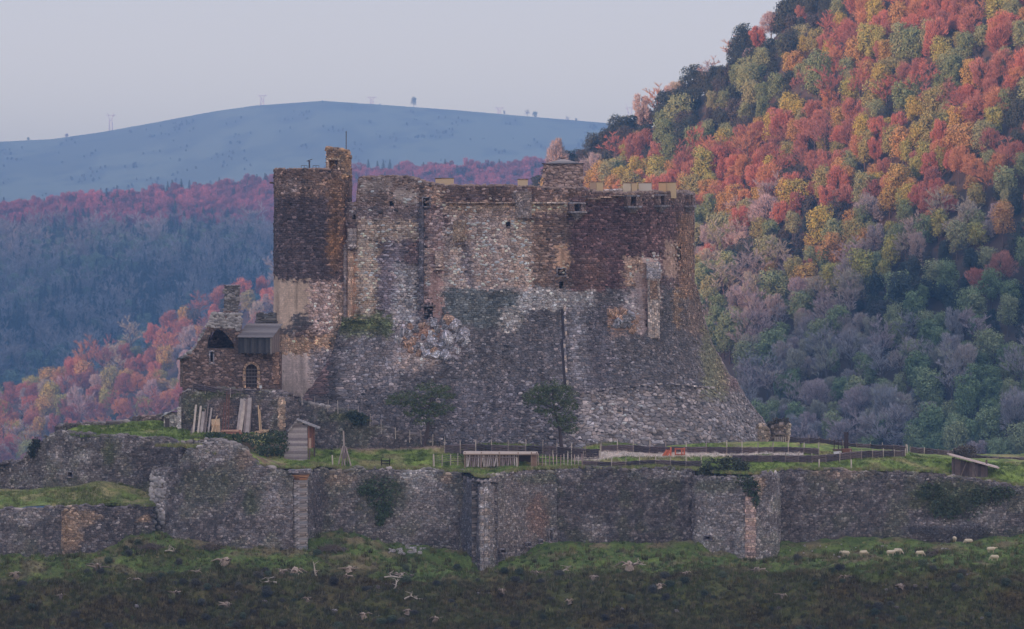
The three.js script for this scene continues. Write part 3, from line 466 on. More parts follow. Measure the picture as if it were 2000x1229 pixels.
const isFront = new Set(frontIdx);
function onKeep(px, py) { let y = Y(py, 6), best, bi; for (let t = 0; t < 3; t++) { best = 1e9; for (const i of frontIdx) { if (rnorm[i].z < 0.05) continue; const p = keepPos(i, y), d = Math.abs(toPx(p.x, p.z) - px); if (d < best) { best = d; bi = i; } } y = Y(py, keepPos(bi, y).z); } const p = keepPos(bi, y); return { p, n: rnorm[bi].clone(), i: bi }; }
// openings in the wall: [px, py, width, height]
const OPEN = [[833, 395, 0.8, 1.0], [690, 423, 0.5, 0.5], [765, 397, 0.6, 0.5], [992, 437, 0.45, 0.55], [1098, 532, 0.95, 0.8], [1097, 557, 0.6, 0.7], [1123, 405, 1.1, 1.0], [1231, 393, 0.9, 1.3], [1282, 390, 0.55, 1.2], [835, 607, 1.1, 1.7], [1272, 523, 0.5, 0.9], [1326, 497, 0.45, 1.6]].map(([px, py, w, h]) => ({ ...onKeep(px, py), w, h }));
const ROWS = 120, YB = -1.2;
const topY = ring.map((p, i) => (back(i) ? 32.2 : Y(keepTop(rpx[i]), p.z)) + (fbm(i * 0.12, 5, 311) - 0.5) * 0.35 + (hash(i, 3, 7) - 0.5) * 0.16);
const KZ = [                                                            // stains, plaster, lichen, a dark seam and painted recess shade on the facade: x0, x1, y0, y1 (as seen), softness, colour, weight, kind (0 coursed, 1 rubble, 2 plaster)
  [640, 1400, 560, 900, 5, [80, 77, 82], 1, 1],
  [690, 880, 345, 402, 4, [108, 94, 92], 1, 1], [705, 760, 350, 372, 6, [120, 112, 112], .7, 2], [770, 815, 373, 396, 4, [128, 120, 120], .8, 2], [835, 870, 362, 400, 4, [128, 106, 98], .9, 1],
  [868, 1010, 362, 392, 3, [92, 77, 76], 1, 1], [868, 1140, 395, 418, 3, [158, 136, 124], .9, 1], [1000, 1030, 370, 430, 3, [112, 104, 106], .8, 1], [1035, 1140, 366, 396, 3, [96, 80, 78], 1, 1], [905, 945, 378, 395, 2, [78, 68, 74], .8, 0],
  [664, 700, 398, 440, 4, [96, 86, 90], 1, 0], [664, 825, 402, 436, 4, [108, 97, 100], .9, 0], [700, 822, 430, 470, 5, [182, 162, 150], .9, 0], [690, 742, 455, 640, 5, [188, 168, 156], 1, 0], [742, 792, 470, 640, 6, [108, 100, 110], 1, 0], [770, 822, 520, 640, 8, [128, 125, 130], .8, 0], [672, 681, 470, 626, 2, [128, 120, 122], 1, 2], [681, 694, 500, 628, 3, [176, 138, 116], .95, 2],
  [816, 828, 400, 630, 3, [78, 76, 86], .9, 0], [828, 868, 415, 620, 4, [126, 108, 110], 1, 1], [828, 842, 480, 560, 3, [182, 162, 158], .8, 1], [840, 868, 540, 625, 4, [132, 108, 106], .8, 2], [866, 884, 440, 600, 3, [150, 138, 138], .8, 1], [880, 1040, 418, 566, 4, [150, 133, 130], 1, 1], [885, 900, 435, 560, 4, [172, 154, 148], .8, 1], [905, 922, 470, 560, 4, [92, 88, 98], .8, 1], [930, 1030, 520, 570, 6, [176, 156, 152], .8, 1], [1000, 1040, 430, 560, 5, [172, 150, 140], .7, 1], [888, 912, 430, 472, 2, [150, 124, 102], .8, 2],  // leading strip is recess shade put into the colour
  [1038, 1075, 425, 560, 8, [106, 88, 80], .8, 0], [1075, 1120, 425, 565, 8, [96, 82, 79], .8, 0], [1086, 1110, 480, 530, 3, [156, 126, 108], .9, 2], [1115, 1225, 385, 566, 6, [80, 64, 70], 1, 0], [1120, 1180, 500, 566, 14, [94, 75, 72], .6, 0], [1220, 1330, 400, 520, 5, [84, 67, 72], 1, 0],
  [1216, 1288, 503, 560, 4, [156, 131, 118], .9, 1], [1262, 1290, 500, 600, 3, [142, 126, 126], .9, 2], [1238, 1262, 530, 650, 5, [132, 118, 120], .8, 2], [1300, 1320, 470, 545, 3, [140, 118, 108], .7, 2], [1322, 1360, 420, 580, 4, [106, 82, 70], .85, 0], [1316, 1332, 560, 640, 5, [122, 98, 78], .6, 1], [1340, 1380, 560, 660, 5, [100, 82, 74], .6, 1],
  [1140, 1345, 376, 392, 3, [98, 82, 82], 1, 1],
  [655, 770, 616, 660, 8, [82, 88, 66], 1, 1], [770, 905, 628, 700, 10, [120, 112, 118], .9, 1], [815, 860, 640, 668, 8, [150, 112, 92], .8, 1], [770, 850, 680, 720, 14, [158, 142, 138], .8, 1], [650, 780, 655, 760, 16, [102, 98, 104], .8, 1], [870, 1020, 566, 640, 7, [80, 84, 88], 1, 0], [1010, 1160, 568, 606, 7, [134, 130, 132], .9, 1], [1215, 1250, 570, 650, 8, [134, 126, 132], .7, 1], [975, 1015, 602, 650, 6, [136, 130, 130], .7, 1], [1105, 1150, 590, 760, 8, [108, 105, 112], .8, 0], [1150, 1200, 590, 760, 10, [80, 77, 85], .8, 1], [1190, 1245, 604, 650, 6, [122, 96, 84], .7, 2],
  [1010, 1100, 640, 760, 14, [79, 76, 82], .8, 1], [1120, 1500, 762, 880, 4, [94, 90, 94], 1, 3], [1120, 1260, 780, 868, 20, [114, 108, 111], .8, 3], [880, 1130, 748, 880, 8, [84, 81, 88], .9, 1], [1370, 1420, 640, 780, 6, [98, 100, 70], .5, 1], [600, 760, 770, 900, 10, [78, 76, 82], .9, 1], [640, 656, 600, 780, 4, [70, 68, 76], .8, 1],
];
const TZ = [
  [500, 720, 325, 900, 1, [74, 66, 72], 1, 0], [530, 690, 328, 386, 3, [100, 84, 80], .9, 1], [550, 590, 352, 378, 4, [122, 108, 108], .7, 1], [645, 672, 345, 530, 8, [102, 80, 68], .8, 0], [638, 660, 455, 500, 8, [122, 90, 66], .6, 0],
  [500, 602, 546, 640, 4, [150, 133, 122], 1, 2], [600, 690, 546, 650, 5, [168, 146, 144], 1, 1], [570, 606, 612, 642, 3, [76, 74, 80], .95, 0], [545, 580, 640, 665, 4, [82, 80, 86], .9, 0], [545, 650, 655, 700, 8, [164, 136, 116], .9, 1], [545, 620, 690, 780, 6, [166, 154, 156], .95, 2], [610, 660, 680, 780, 10, [122, 116, 124], .9, 1], [650, 690, 560, 700, 5, [110, 100, 92], .6, 1],
];
const UPPER = [90, 76, 80];
const zoneAlb = (Z) => Z.map((z) => [...z.slice(0, 5), alb(...z[5]), z[6], z[7]]);
function masonryTexel(px, py, s, y, Z, base) {
  const wx = px + (fbm(s * 0.5, y * 0.5, 401) - 0.5) * 16 + (fbm(s * 2.5, y * 2.5, 403, 3) - 0.5) * 9, wy = py + (fbm(s * 0.5, y * 0.5, 405) - 0.5) * 14 + (fbm(s * 2.5, y * 2.5, 407, 3) - 0.5) * 9;
  const cell = stones(s, y, 0.55, 0.31, 0.8, 0.4, 437)[0] - 0.5, sx = px + (wx - px) * 1.1 + cell * 12, sy = py + (wy - py) * 1.1 + (hash(cell * 9999, 2, 4) - 0.5) * 12;
  let c = base, plaster = 0, rub = 0, big = 0;
  for (const z of Z) {
    const f = z[4] * 0.8 + 1.5; if (sx < z[0] - f || sx > z[1] + f || sy < z[2] - f || sy > z[3] + f) continue;
    const m = sm(sx, z[0] - f, z[0] + f) * sm(z[1] + f - sx, 0, 2 * f) * sm(sy, z[2] - f, z[2] + f) * sm(z[3] + f - sy, 0, 2 * f) * z[6];
    c = mix(c, z[5], m); plaster = lerp(plaster, z[7] === 2 ? 1 : 0, m); rub = lerp(rub, z[7] === 1 ? 1 : 0, m); big = lerp(big, z[7] === 3 ? 1 : 0, m);
  }
  const q = big > 0.5 ? stones(s + (noise(s * 2, y * 2, 9) - 0.5) * 0.2, y, 0.52, 0.4, 0.9, 0.8, 433) : rub > 0.5 ? stones(s + (noise(s * 2, y * 2, 9) - 0.5) * 0.2, y, 0.38, 0.28, 0.9, 0.8, 431) : stones(s, y, 0.46, 0.25, 0.7, 0.25, 437), joint = sm(q[1], 0.03, 0.16);
  const g = fbm(s * 9, y * 9, 441, 3), st = fbm(s * 1.6, y * 0.16, 443, 4) * 0.7 + fbm(s * 0.5, y * 0.4, 447, 3) * 0.3, t = lerp(lerp(0.3, stoneTone(q[0]), joint), 0.98, plaster * 0.85) * (0.72 + 0.56 * g) * (0.28 + 1.44 * st), h = (hash(q[0] * 9999, 5, 1) - 0.5) * 0.16 * (1 - plaster);
  return [c[0] * t * (1 + h), c[1] * t, c[2] * t * (1 - h), lerp(lerp(0.08, 0.5 + 0.4 * hash(q[0] * 777, 2, 2), joint), 0.6, plaster * 0.8) + (g - 0.5) * 0.3];
}
{
  const HK = 38, SF = (frontIdx.length - 1) * SEG, Z = zoneAlb(KZ), base = alb(...UPPER);
  const T = texture(2048, 1024, (i, j) => {
    const k = i / 2047 * (frontIdx.length - 1), n = frontIdx[Math.floor(k)], m = frontIdx[Math.min(frontIdx.length - 1, Math.floor(k) + 1)], f = k - Math.floor(k), y = YB + (j + 0.5) / 1024 * HK, o = keepOff(n, y);
    const x = lerp(ring[n].x, ring[m].x, f) + rnorm[n].x * o, z = lerp(ring[n].z, ring[m].z, f) + rnorm[n].z * o;
    return masonryTexel(toPx(x, z), toPy(y, z), k * SEG, y, Z, base);
  });
  T.map.wrapS = T.map.wrapT = T.bump.wrapS = T.bump.wrapT = THREE.ClampToEdgeWrapping;
  const mat = new THREE.MeshStandardMaterial({ map: T.map, bumpMap: T.bump, bumpScale: 0.1, roughness: 0.95 });
  const build = (idx, name, material, tex) => {
    const g = new GB();
    for (const i of idx) for (let j = 0; j <= ROWS; j++) { const y = lerp(YB, topY[i], j / ROWS), p = keepPos(i, y); tex ? g.v(p.x, p.y, p.z, undefined, idx.indexOf(i) / (idx.length - 1), (y - YB) / HK) : g.v(p.x, p.y, p.z, undefined, i * SEG, y); }
    for (let a = 0; a < idx.length - 1; a++) for (let j = 0; j < ROWS; j++) {
      const q = a * (ROWS + 1) + j, cx = (g.p[q * 3] + g.p[(q + ROWS + 2) * 3]) / 2, cy = (g.p[q * 3 + 1] + g.p[(q + ROWS + 2) * 3 + 1]) / 2;
      if (OPEN.some((o) => tex && Math.abs(cx - o.p.x) < o.w / 2 + 0.05 && Math.abs(cy - o.p.y) < o.h / 2 + 0.05)) continue;
      g.quad(q, q + ROWS + 1, q + ROWS + 2, q + 1);
    }
    return part(name, g.geo(), material, keep);
  };
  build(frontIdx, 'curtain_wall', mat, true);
  const rest = []; for (let k = 0; k <= RN - frontIdx.length + 1; k++) rest.push((frontIdx[frontIdx.length - 1] + k) % RN);
  build(rest, 'rear_wall', stoneMat([100, 92, 96], R3), false);
  // wall walk: the thickness of the wall and the platform inside it
  const g = new GB(), inner = [];
  for (let i = 0; i < RN; i++) { const p = keepPos(i, topY[i]), q = p.clone().addScaledVector(rnorm[i], -1.4); inner.push(new THREE.Vector2(q.x, q.z)); g.v(p.x, p.y, p.z, undefined, i * SEG, 0); g.v(q.x, topY[i] + (hash(i, 9, 3) - 0.5) * 0.2, q.z, undefined, i * SEG, 1.4); g.v(q.x, 29.5, q.z, undefined, i * SEG, 4); }
  for (let i = 0; i < RN; i++) { const a = i * 3, b = ((i + 1) % RN) * 3; g.quad(a, b, b + 1, a + 1); g.quad(a + 1, b + 1, b + 2, a + 2); }
  const f0 = g.n; inner.forEach((p) => g.v(p.x, 29.5, p.y, undefined, p.x, p.y)); for (const [a, b, c] of THREE.ShapeUtils.triangulateShape(inner, [])) g.tri(f0 + a, f0 + b, f0 + c);
  part('wall_walk', g.geo(), stoneMat([110, 98, 96], R1), keep);
  OPEN.forEach((o, k) => niche(keep, o.p, o.n, o.w, o.h, 1.6, DARKIN, [0, 4, 6].includes(k) ? GREYST : [7, 8].includes(k) ? BROWN : null, 0.12));
  // stones standing proud of the talus and the ring wall below it
  const r = rngOf(555), L = [], L2 = [], broken = [];
  const colAt = (i, y, p) => { const c = masonryTexel(toPx(p.x, p.z), toPy(y, p.z), i * SEG, y, Z, base); const t = stoneTone(r()); const m = (c[0] + c[1] + c[2]) / 3; return [c[0], c[1], c[2]].map((v) => clamp(lerp(v, m, 0.2) * (0.6 + 0.55 * t), 0.02, 0.6)); };
  for (let k = 0; k < 9000; k++) {
    const i = frontIdx[Math.floor(r() * frontIdx.length)], y = lerp(1, YS, r()), p = keepPos(i, y), px = toPx(p.x, p.z), n = rnorm[i].clone().add(V(0, 0.35, 0)).normalize(); if (rnorm[i].z < -0.1) continue;
    const low = px > 1010 && y < ledgeY(px);
    (low ? L2 : L).push([p.addScaledVector(n, 0.01), n, low ? 0.11 + 0.11 * r() : 0.075 + 0.1 * r() * r(), colAt(i, y, p)]);
  }
  for (let k = 0; k < 2600; k++) { const i = frontIdx[Math.floor(r() * frontIdx.length)]; if (rnorm[i].z < -0.1) continue; const y = lerp(YS, topY[i], r()), p = keepPos(i, y); L.push([p, rnorm[i], 0.12 + 0.08 * r(), colAt(i, y, p)]); }
  for (const i of frontIdx) { const p = keepPos(i, topY[i]); for (let k = 0; k < 3; k++) broken.push([p.clone().addScaledVector(rnorm[i], -1.2 * r()).add(V(0, 0.02, 0)), rnorm[i], 0.13 + 0.14 * r(), tone(alb(100, 88, 86), 0.6 + 0.8 * r())]); }
  proud(keep, L); proud(keep, broken, 'broken_crest');
  L2.sort((a, b) => b[2] - a[2]); proud(keep, L2.slice(290), 'ring_wall_stones');
  const sm1 = [0.5, 0.8, 1.1, 1.5].map((t) => new THREE.MeshStandardMaterial({ color: rgb(alb(112, 107, 111).map((v) => v * t)), roughness: 0.95 }));
  L2.slice(0, 290).forEach(([p, n, s], k) => { const m = part('stone', stoneGeo[k % 3], sm1[k % 4], keep, p); m.quaternion.setFromUnitVectors(V(0, 0, 1), n); m.rotateZ((r() - 0.5) * 0.6); m.scale.set(s * 1.15, s * 0.8, s * 0.42); });
  // boulders of the outcrop that breaks through the base
  const bm = [[136, 134, 144], [114, 114, 124], [150, 148, 154], [136, 112, 100], [102, 100, 106]].map((c) => stoneMat(c, R1, 0.15));
  const spots = []; for (let k = 0; k < 58; k++) { const a = r() * 6.28, q = Math.sqrt(r()); spots.push([846 + Math.cos(a) * q * 74, 662 + Math.sin(a) * q * 38, 0.4 + 0.75 * r() * r()]); }
  for (let k = 0; k < 16; k++) spots.push([1215 + (r() - 0.5) * 50, 630 + (r() - 0.5) * 42, 0.35 + 0.45 * r()]);
  spots.forEach(([px, py, s], k) => { const { p, n } = onKeep(px, py), m = part('boulder', rockGeo[k % 4], bm[k >= 58 ? [3, 4, 3, 1][k % 4] : k % 5], keep, p.addScaledVector(n, -s * 0.28)); m.rotation.set(r() * 3, r() * 3, r() * 3); m.scale.set(s * 1.1, s * (0.8 + 0.5 * r()), s * 0.8); });
}
// ---- the round tower
const TC = V(X(611, 0), 0, -0.2), TRAD = 4.78, TTOP = Y(331, 4);
{
  const HT = 38, Z = zoneAlb(TZ), base = alb(74, 66, 72), N = 150, r = rngOf(888);
  const tp = (a, y) => { const low = sm(Y(640, 4) - y, 0, 12), d = TRAD + low * 1.1 * clamp(Math.sin(a) * 1.2, -0.1, 1) + (fbm(a * 8, y * 1.6, 501) - 0.5) * 0.14 + (fbm(a * 2, y * 0.3, 503) - 0.5) * 0.2; return V(TC.x + Math.sin(a) * d, y, TC.z + Math.cos(a) * d); };
  const T = texture(1024, 1024, (i, j) => { const a = lerp(-1.9, 1.9, i / 1023), y = YB + (j + 0.5) / 1024 * HT, p = V(TC.x + Math.sin(a) * TRAD, y, TC.z + Math.cos(a) * TRAD); return masonryTexel(toPx(p.x, p.z), toPy(y, p.z), a * TRAD + 40, y, Z, base); });
  T.map.wrapS = T.map.wrapT = T.bump.wrapS = T.bump.wrapT = THREE.ClampToEdgeWrapping;
  const mat = new THREE.MeshStandardMaterial({ map: T.map, bumpMap: T.bump, bumpScale: 0.1, roughness: 0.95 }), tower = new THREE.Group(); tower.name = 'round_tower'; keep.add(tower);
  const shell = (a0, a1, n, m, tex, name) => {
    const g = new GB(); for (let i = 0; i <= n; i++) { const a = lerp(a0, a1, i / n), top = TTOP + (fbm(a * 6, 3, 507) - 0.5) * 0.25; for (let j = 0; j <= 110; j++) { const y = lerp(YB, top, j / 110), p = tp(a, y); tex ? g.v(p.x, y, p.z, undefined, (a + 1.9) / 3.8, (y - YB) / HT) : g.v(p.x, y, p.z, undefined, a * TRAD, y); } }
    for (let i = 0; i < n; i++) for (let j = 0; j < 110; j++) { const q = i * 111 + j; g.quad(q, q + 111, q + 112, q + 1); } part(name, g.geo(), m, tower);
  };
  shell(-1.9, 1.9, 100, mat, true, 'shell'); shell(1.9, 4.3832, 40, stoneMat([92, 84, 88], R3), false, 'rear_shell');
  const g = new GB(); for (let i = 0; i <= 80; i++) { const a = i / 80 * 6.2832, t = TTOP + (fbm((a > 3.14 ? a - 6.2832 : a) * 6, 3, 507) - 0.5) * 0.25, p = tp(a, t); g.v(p.x, t, p.z, undefined, a * 4, 0); g.v(lerp(p.x, TC.x, 0.25), t, lerp(p.z, TC.z, 0.25), undefined, a * 4, 1.2); g.v(TC.x, t - 0.25, TC.z, undefined, 0, 4); }
  for (let i = 0; i < 80; i++) { g.quad(i * 3, i * 3 + 3, i * 3 + 4, i * 3 + 1); g.tri(i * 3 + 1, i * 3 + 4, i * 3 + 5); } part('platform', g.geo(), BROWN, tower);
  const L = []; for (let k = 0; k < 2200; k++) { const a = lerp(-1.5, 1.5, r()), y = lerp(8, TTOP, r()), p = tp(a, y), c = masonryTexel(toPx(p.x, p.z), toPy(y, p.z), a * TRAD + 40, y, Z, base), t = 0.7 + 0.8 * r(); if (y < Y(546, 4) && p.x < X(602, 4)) continue; L.push([p, V(Math.sin(a), 0, Math.cos(a)), 0.1 + 0.08 * r(), [c[0] * t, c[1] * t, c[2] * t]]); }
  for (let k = 0; k < 160; k++) { const a = r() * 6.28, p = tp(a, TTOP); L.push([p.lerp(V(TC.x, TTOP, TC.z), r() * 0.15), V(Math.sin(a), 0, Math.cos(a)), 0.14 + 0.12 * r(), tone(alb(104, 90, 86), 0.6 + 0.8 * r())]); }
  proud(tower, L);
  part('putlog_beam', beam(at(536, 357, 0), at(527, 357, 0.4), 0.12), wood(80, 74, 74), tower);
}
// ---- stair turret on the tower, mast, weather post and railings
{
  const c = V(X(661, 2), TTOP, 1.6), R = 1.52, pts = [], tp = table([[-3.2, 300], [-1.6, 291], [-0.9, 290], [0.2, 292], [0.85, 295], [0.95, 303], [1.6, 308], [2.4, 306], [3.2, 300]]);
  for (let i = 0; i <= 36; i++) { const a = lerp(-Math.PI, Math.PI, i / 36), z = c.z + Math.cos(a) * R; pts.push([toPx(c.x + Math.sin(a) * R, z), tp(a), 332, z]); }
  const t = new THREE.Group(); t.name = 'stair_turret'; keep.add(t);
  const door = [X(645, 3), X(660, 3), Y(331, 3) - 0.3, Y(313, 3)];
  masonry('', '', '', pts, (px, py, n, m) => mix(alb(138, 112, 92), alb(96, 84, 80), sm(m, 0.4, 0.6)), { parent: t, part: 'shell', ds: 0.16, th: 0.4, rough: 0.05, ragged: 0.08, stones: 14, k: 61, skip: (a, b) => { const x = (a.x + b.x) / 2, y = (a.y + b.y) / 2; return a.z > c.z && x > door[0] && x < door[1] && y < door[3]; } });
  for (const [px, w] of [[640, 0.32], [661.5, 0.2]]) part('door_jamb', box(w, 1.25, 0.35, 0.03, px), stoneMat([146, 130, 120], R3), t, V(X(px, 3.1), TTOP + 0.55, 3.0));
  part('lintel', box(1.7, 0.2, 0.4, 0.03, 9), stoneMat([150, 132, 118], R3), t, V(X(651, 3.1), TTOP + 1.28, 3.0));
  const iron = plain(58, 56, 64, 0.6), mast = thing('flag_mast', 'thin dark metal mast rising above the stair turret', 'mast', at(676, 305, 1.4));
  part('pole', beam(V(0, -0.8, 0), V(0, 2.95, 0), 0.055, 8), iron, mast); part('finial', new THREE.SphereGeometry(0.08, 8, 6), iron, mast, V(0, 2.95, 0)); part('bracket', box(0.3, 0.08, 0.2, 0, 2), iron, mast, V(0, -0.4, 0));
  const ws = thing('weather_vane', 'small post with tilted cross-arm on top of the round tower', 'vane', at(604, 333, 1));
  part('post', beam(V(0, -0.3, 0), V(0, 1.1, 0), 0.1), iron, ws); part('crossarm', beam(V(-0.32, 1.12, 0), V(0.36, 1.38, 0), 0.05), iron, ws); part('cap', box(0.26, 0.12, 0.2, 0, 3), iron, ws, V(0, 1.1, 0));
  for (const [px, lab] of [[594, 'thin metal railing on the tower top between the outer edge and the weather post'], [617, 'thin metal railing on the tower top between the weather post and the stair turret']]) {
    const o = thing('railing', lab, 'railing', at(px, 333, 1), 'railings on the tower top');
    for (const x of [-0.36, 0, 0.36]) part('upright', beam(V(x, -0.2, 0), V(x, 0.6, 0), 0.028, 5), iron, o);
    part('top_rail', beam(V(-0.38, 0.6, 0), V(0.38, 0.6, 0), 0.03, 5), iron, o);
  }
}
// ---- square lookout, chimneys, merlons, corbelled boxes and other features of the keep
{
  const g = (n) => { const o = new THREE.Group(); o.name = n; keep.add(o); return o; };
  const lk = g('square_lookout'), z = -3, x0 = X(1061, z), x1 = X(1139, z), y0 = Y(372, z), y1 = Y(321, z), w = x1 - x0, cx = (x0 + x1) / 2;
  const LM = stoneMat([112, 98, 98], R2, 0.14); part('wall', box(w, y1 - y0 + 2.4, 4.6, 0.1, 5), LM, lk, V(cx, (y0 + y1) / 2 - 1.2, z - 2.3)); part('eaves', box(w + 0.3, 0.14, 4.9, 0.04, 6), stoneMat([70, 68, 76], R1), lk, V(cx, y1 + 0.07, z - 2.3));
  const rf = new THREE.ConeGeometry(1, 1, 4); rf.rotateY(Math.PI / 4); part('roof', rf, stoneMat([122, 118, 122], R3), lk, V(cx, y1 + 0.4, z - 2.3)).scale.set(w * 0.66, 0.6, 3.2); part('finial', stoneGeo[0], BROWN, lk, V(cx, y1 + 0.78, z - 2.3)).scale.set(0.3, 0.18, 0.3);
  const r = rngOf(31), L = []; for (let k = 0; k < 160; k++) L.push([V(lerp(x0, x1, r()), lerp(y0, y1, r()), z + 0.01), V(0, 0, 1), 0.11 + 0.1 * r(), tone(alb(118, 104, 102), 0.5 + r())]); proud(lk, L);
  const tile = stoneMat([112, 92, 84], R3);
  for (const [a, b, t, bt, zz, c] of [[850, 886, 349, 364, -2, [186, 166, 138]], [1011, 1031, 351, 366, -2, [178, 160, 134]], [1152, 1164, 356, 374, 2.6, [128, 110, 98]], [1165, 1178, 356, 374, 2.6, [198, 176, 142]], [1217, 1232, 358, 378, 1.5, [196, 184, 166]], [1234, 1244, 358, 378, 1.4, [184, 162, 132]], [1248, 1273, 358, 378, 0.2, [200, 194, 188]], [1287, 1301, 357, 378, -1.6, [150, 124, 98]], [1302, 1321, 357, 378, -2.2, [194, 172, 140]]]) {
    const m = g('merlon'), wx = X(b, zz) - X(a, zz), h = Y(t, zz) - Y(bt, zz) + 0.6, cx2 = (X(a, zz) + X(b, zz)) / 2;
    part('block', box(wx, h, 1.0, 0.06, a), plain(...c), m, V(cx2, Y(t, zz) - h / 2, zz - 0.5)); part('coping', box(wx + 0.12, 0.1, 1.1, 0.03, b), tile, m, V(cx2, Y(t, zz) + 0.05, zz - 0.5));
  }
  part('pale_coping', box(2.3, 0.2, 0.9, 0.03, 3), stoneMat([186, 180, 186], R3, 0.02), keep, V(X(1197, 2), Y(371, 2), 1.8)).rotation.z = 0.04;
  const corbel = (px, py, w, boxTop, steps, mat) => {
    const { p, n } = onKeep(px, py), o = g('corbelled_box'); o.position.copy(p); o.rotation.y = Math.atan2(n.x, n.z);
    for (let k = 0; k < steps; k++) part('corbel', box(w * (1 - k * 0.17), 0.2, 1.5 - k * 0.24, 0.02, k + px), k ? mat : GREYST, o, V(0, -k * 0.21, (1.5 - k * 0.24) / 2 - 0.3));
    if (boxTop) { const h = (py - boxTop) / 16 - 0.1; for (const s of [-1, 1]) part('side_block', box(w * 0.3, h, 0.75, 0.03, s + px), BROWN, o, V(s * w * 0.34, h / 2 + 0.1, 0.3)); part('cap_stone', box(w * 0.98, 0.16, 0.8, 0.03, px), GREYST, o, V(0, h + 0.18, 0.3)); }
  };
  const CB = stoneMat([100, 94, 100], R1, 0.03); corbel(1233, 404, 1.9, 384, 4, CB); corbel(1286, 402, 1.7, 382, 4, CB); corbel(1340, 403, 1.9, 380, 4, CB); corbel(1124, 414, 2.1, 398, 5, CB);
  const bx = (name, px, py, w, h, d, mat, dy = 0) => { const { p, n } = onKeep(px, py), m = part(name, box(w, h, d, 0.05, px), mat, keep, p.clone().addScaledVector(n, d * 0.5 - 0.35).add(V(0, dy, 0))); m.rotation.y = Math.atan2(n.x, n.z); return m; };
  bx('garderobe', 1022, 400, 1.9, 3.2, 1.3, stoneMat([116, 106, 106], R1)); bx('garderobe', 898, 452, 1.4, 2.4, 1.25, stoneMat([122, 108, 99], R1)); bx('corbel_stone', 898, 476, 1.1, 0.25, 0.9, CB); bx('garderobe', 690, 466, 0.75, 2.4, 1.2, stoneMat([132, 124, 126], R3)); bx('garderobe', 860, 505, 0.9, 1.9, 1.0, stoneMat([136, 122, 118], R3)); bx('corbel_stone', 860, 525, 1.0, 0.22, 1.1, PALE);
  bx('jamb_strip', 677, 550, 0.6, 9, 0.75, stoneMat([132, 124, 128], R3, 0.02)); bx('jamb_strip', 687, 560, 0.45, 8.6, 0.95, stoneMat([146, 124, 112], R1, 0.02));
  bx('pier', 822, 500, 0.5, 11.5, 0.95, stoneMat([88, 86, 96], R3)); bx('lintel', 835, 597, 1.7, 0.22, 0.9, CB);  // dark upright strip stands in for the shade of the wall recess
  bx('string_course', 1060, 396, 5.5, 0.16, 0.9, PALE); for (const [a, b, py] of [[870, 1005, 396], [1145, 1220, 388]]) for (let px = a; px < b; px += 24) bx('string_course', px + 12, py - (a > 1100 ? (px - a) * 0.12 : 0), 1.52, 0.13, 0.85, stoneMat([140, 122, 114], R3));
  // leaning buttress with sloping head and stone facing
  const b0 = onKeep(1268, 540), b1 = onKeep(1276, 655), B = g('buttress'), zTop = b0.p.z, zBot = b1.p.z + 0.5, sh = [[zTop - 1, Y(512, zTop)], [zTop + 0.5, Y(515, zTop)], [zBot - 0.2, Y(545, zBot)], [zBot, Y(660, zBot)], [zTop - 1, Y(660, zTop)]];
  const s = new THREE.Shape(sh.map(([a, b]) => new THREE.Vector2(-a, b))), e = new THREE.ExtrudeGeometry(s, { depth: 1.35, bevelEnabled: true, bevelSize: 0.05, bevelThickness: 0.05, bevelSegments: 1 }); e.rotateY(Math.PI / 2);
  part('shaft', e, stoneMat([136, 126, 123], R1), B, V(X(1266, zBot), 0, 0)); for (let k = 0; k < 5; k++) { const f = (k + 0.5) / 5; part('weathering_slab', box(1.7, 0.12, 0.62, 0.03, k), stoneMat([118, 115, 120], R1), B, V(X(1277, zBot), lerp(Y(516, zTop), Y(546, zBot), f) + 0.12, lerp(zTop + 0.4, zBot - 0.2, f)), [0.85, 0, 0]); }
  part('brick_patch', box(0.9, 2.2, 0.12, 0.05, 3), stoneMat([114, 96, 88], R1), B, V(X(1277, zBot), Y(566, zBot), zBot + 0.03));
  for (let px = 1136; px < 1400; px += 11) { const py = table([[1136, 767], [1200, 757], [1300, 749], [1400, 758]])(px), { p, n } = onKeep(px, py), m = part('ledge_stone', box(0.72, 0.16, 0.5, 0.06, px), px % 3 ? GREYST : stoneMat([150, 145, 149], R1, 0.03), keep, p.clone().addScaledVector(n, 0.05)); m.rotation.y = Math.atan2(n.x, n.z); }
  // drain slit: dark tube in place of its shade, with kerb stones beside it
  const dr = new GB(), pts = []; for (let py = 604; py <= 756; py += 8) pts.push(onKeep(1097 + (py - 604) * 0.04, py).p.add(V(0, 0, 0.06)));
  dr.tube(pts, pts.map(() => 0.13), 6); part('drain_slit', dr.geo(), plain(52, 50, 58), keep);
  pts.forEach((p, k) => part('drain_kerb', box(0.26, 0.56, 0.3, 0.05, k), k % 3 ? GREYST : PALE, keep, p.clone().add(V(0.32, 0, -0.02)), [-0.3, 0, 0]));
}
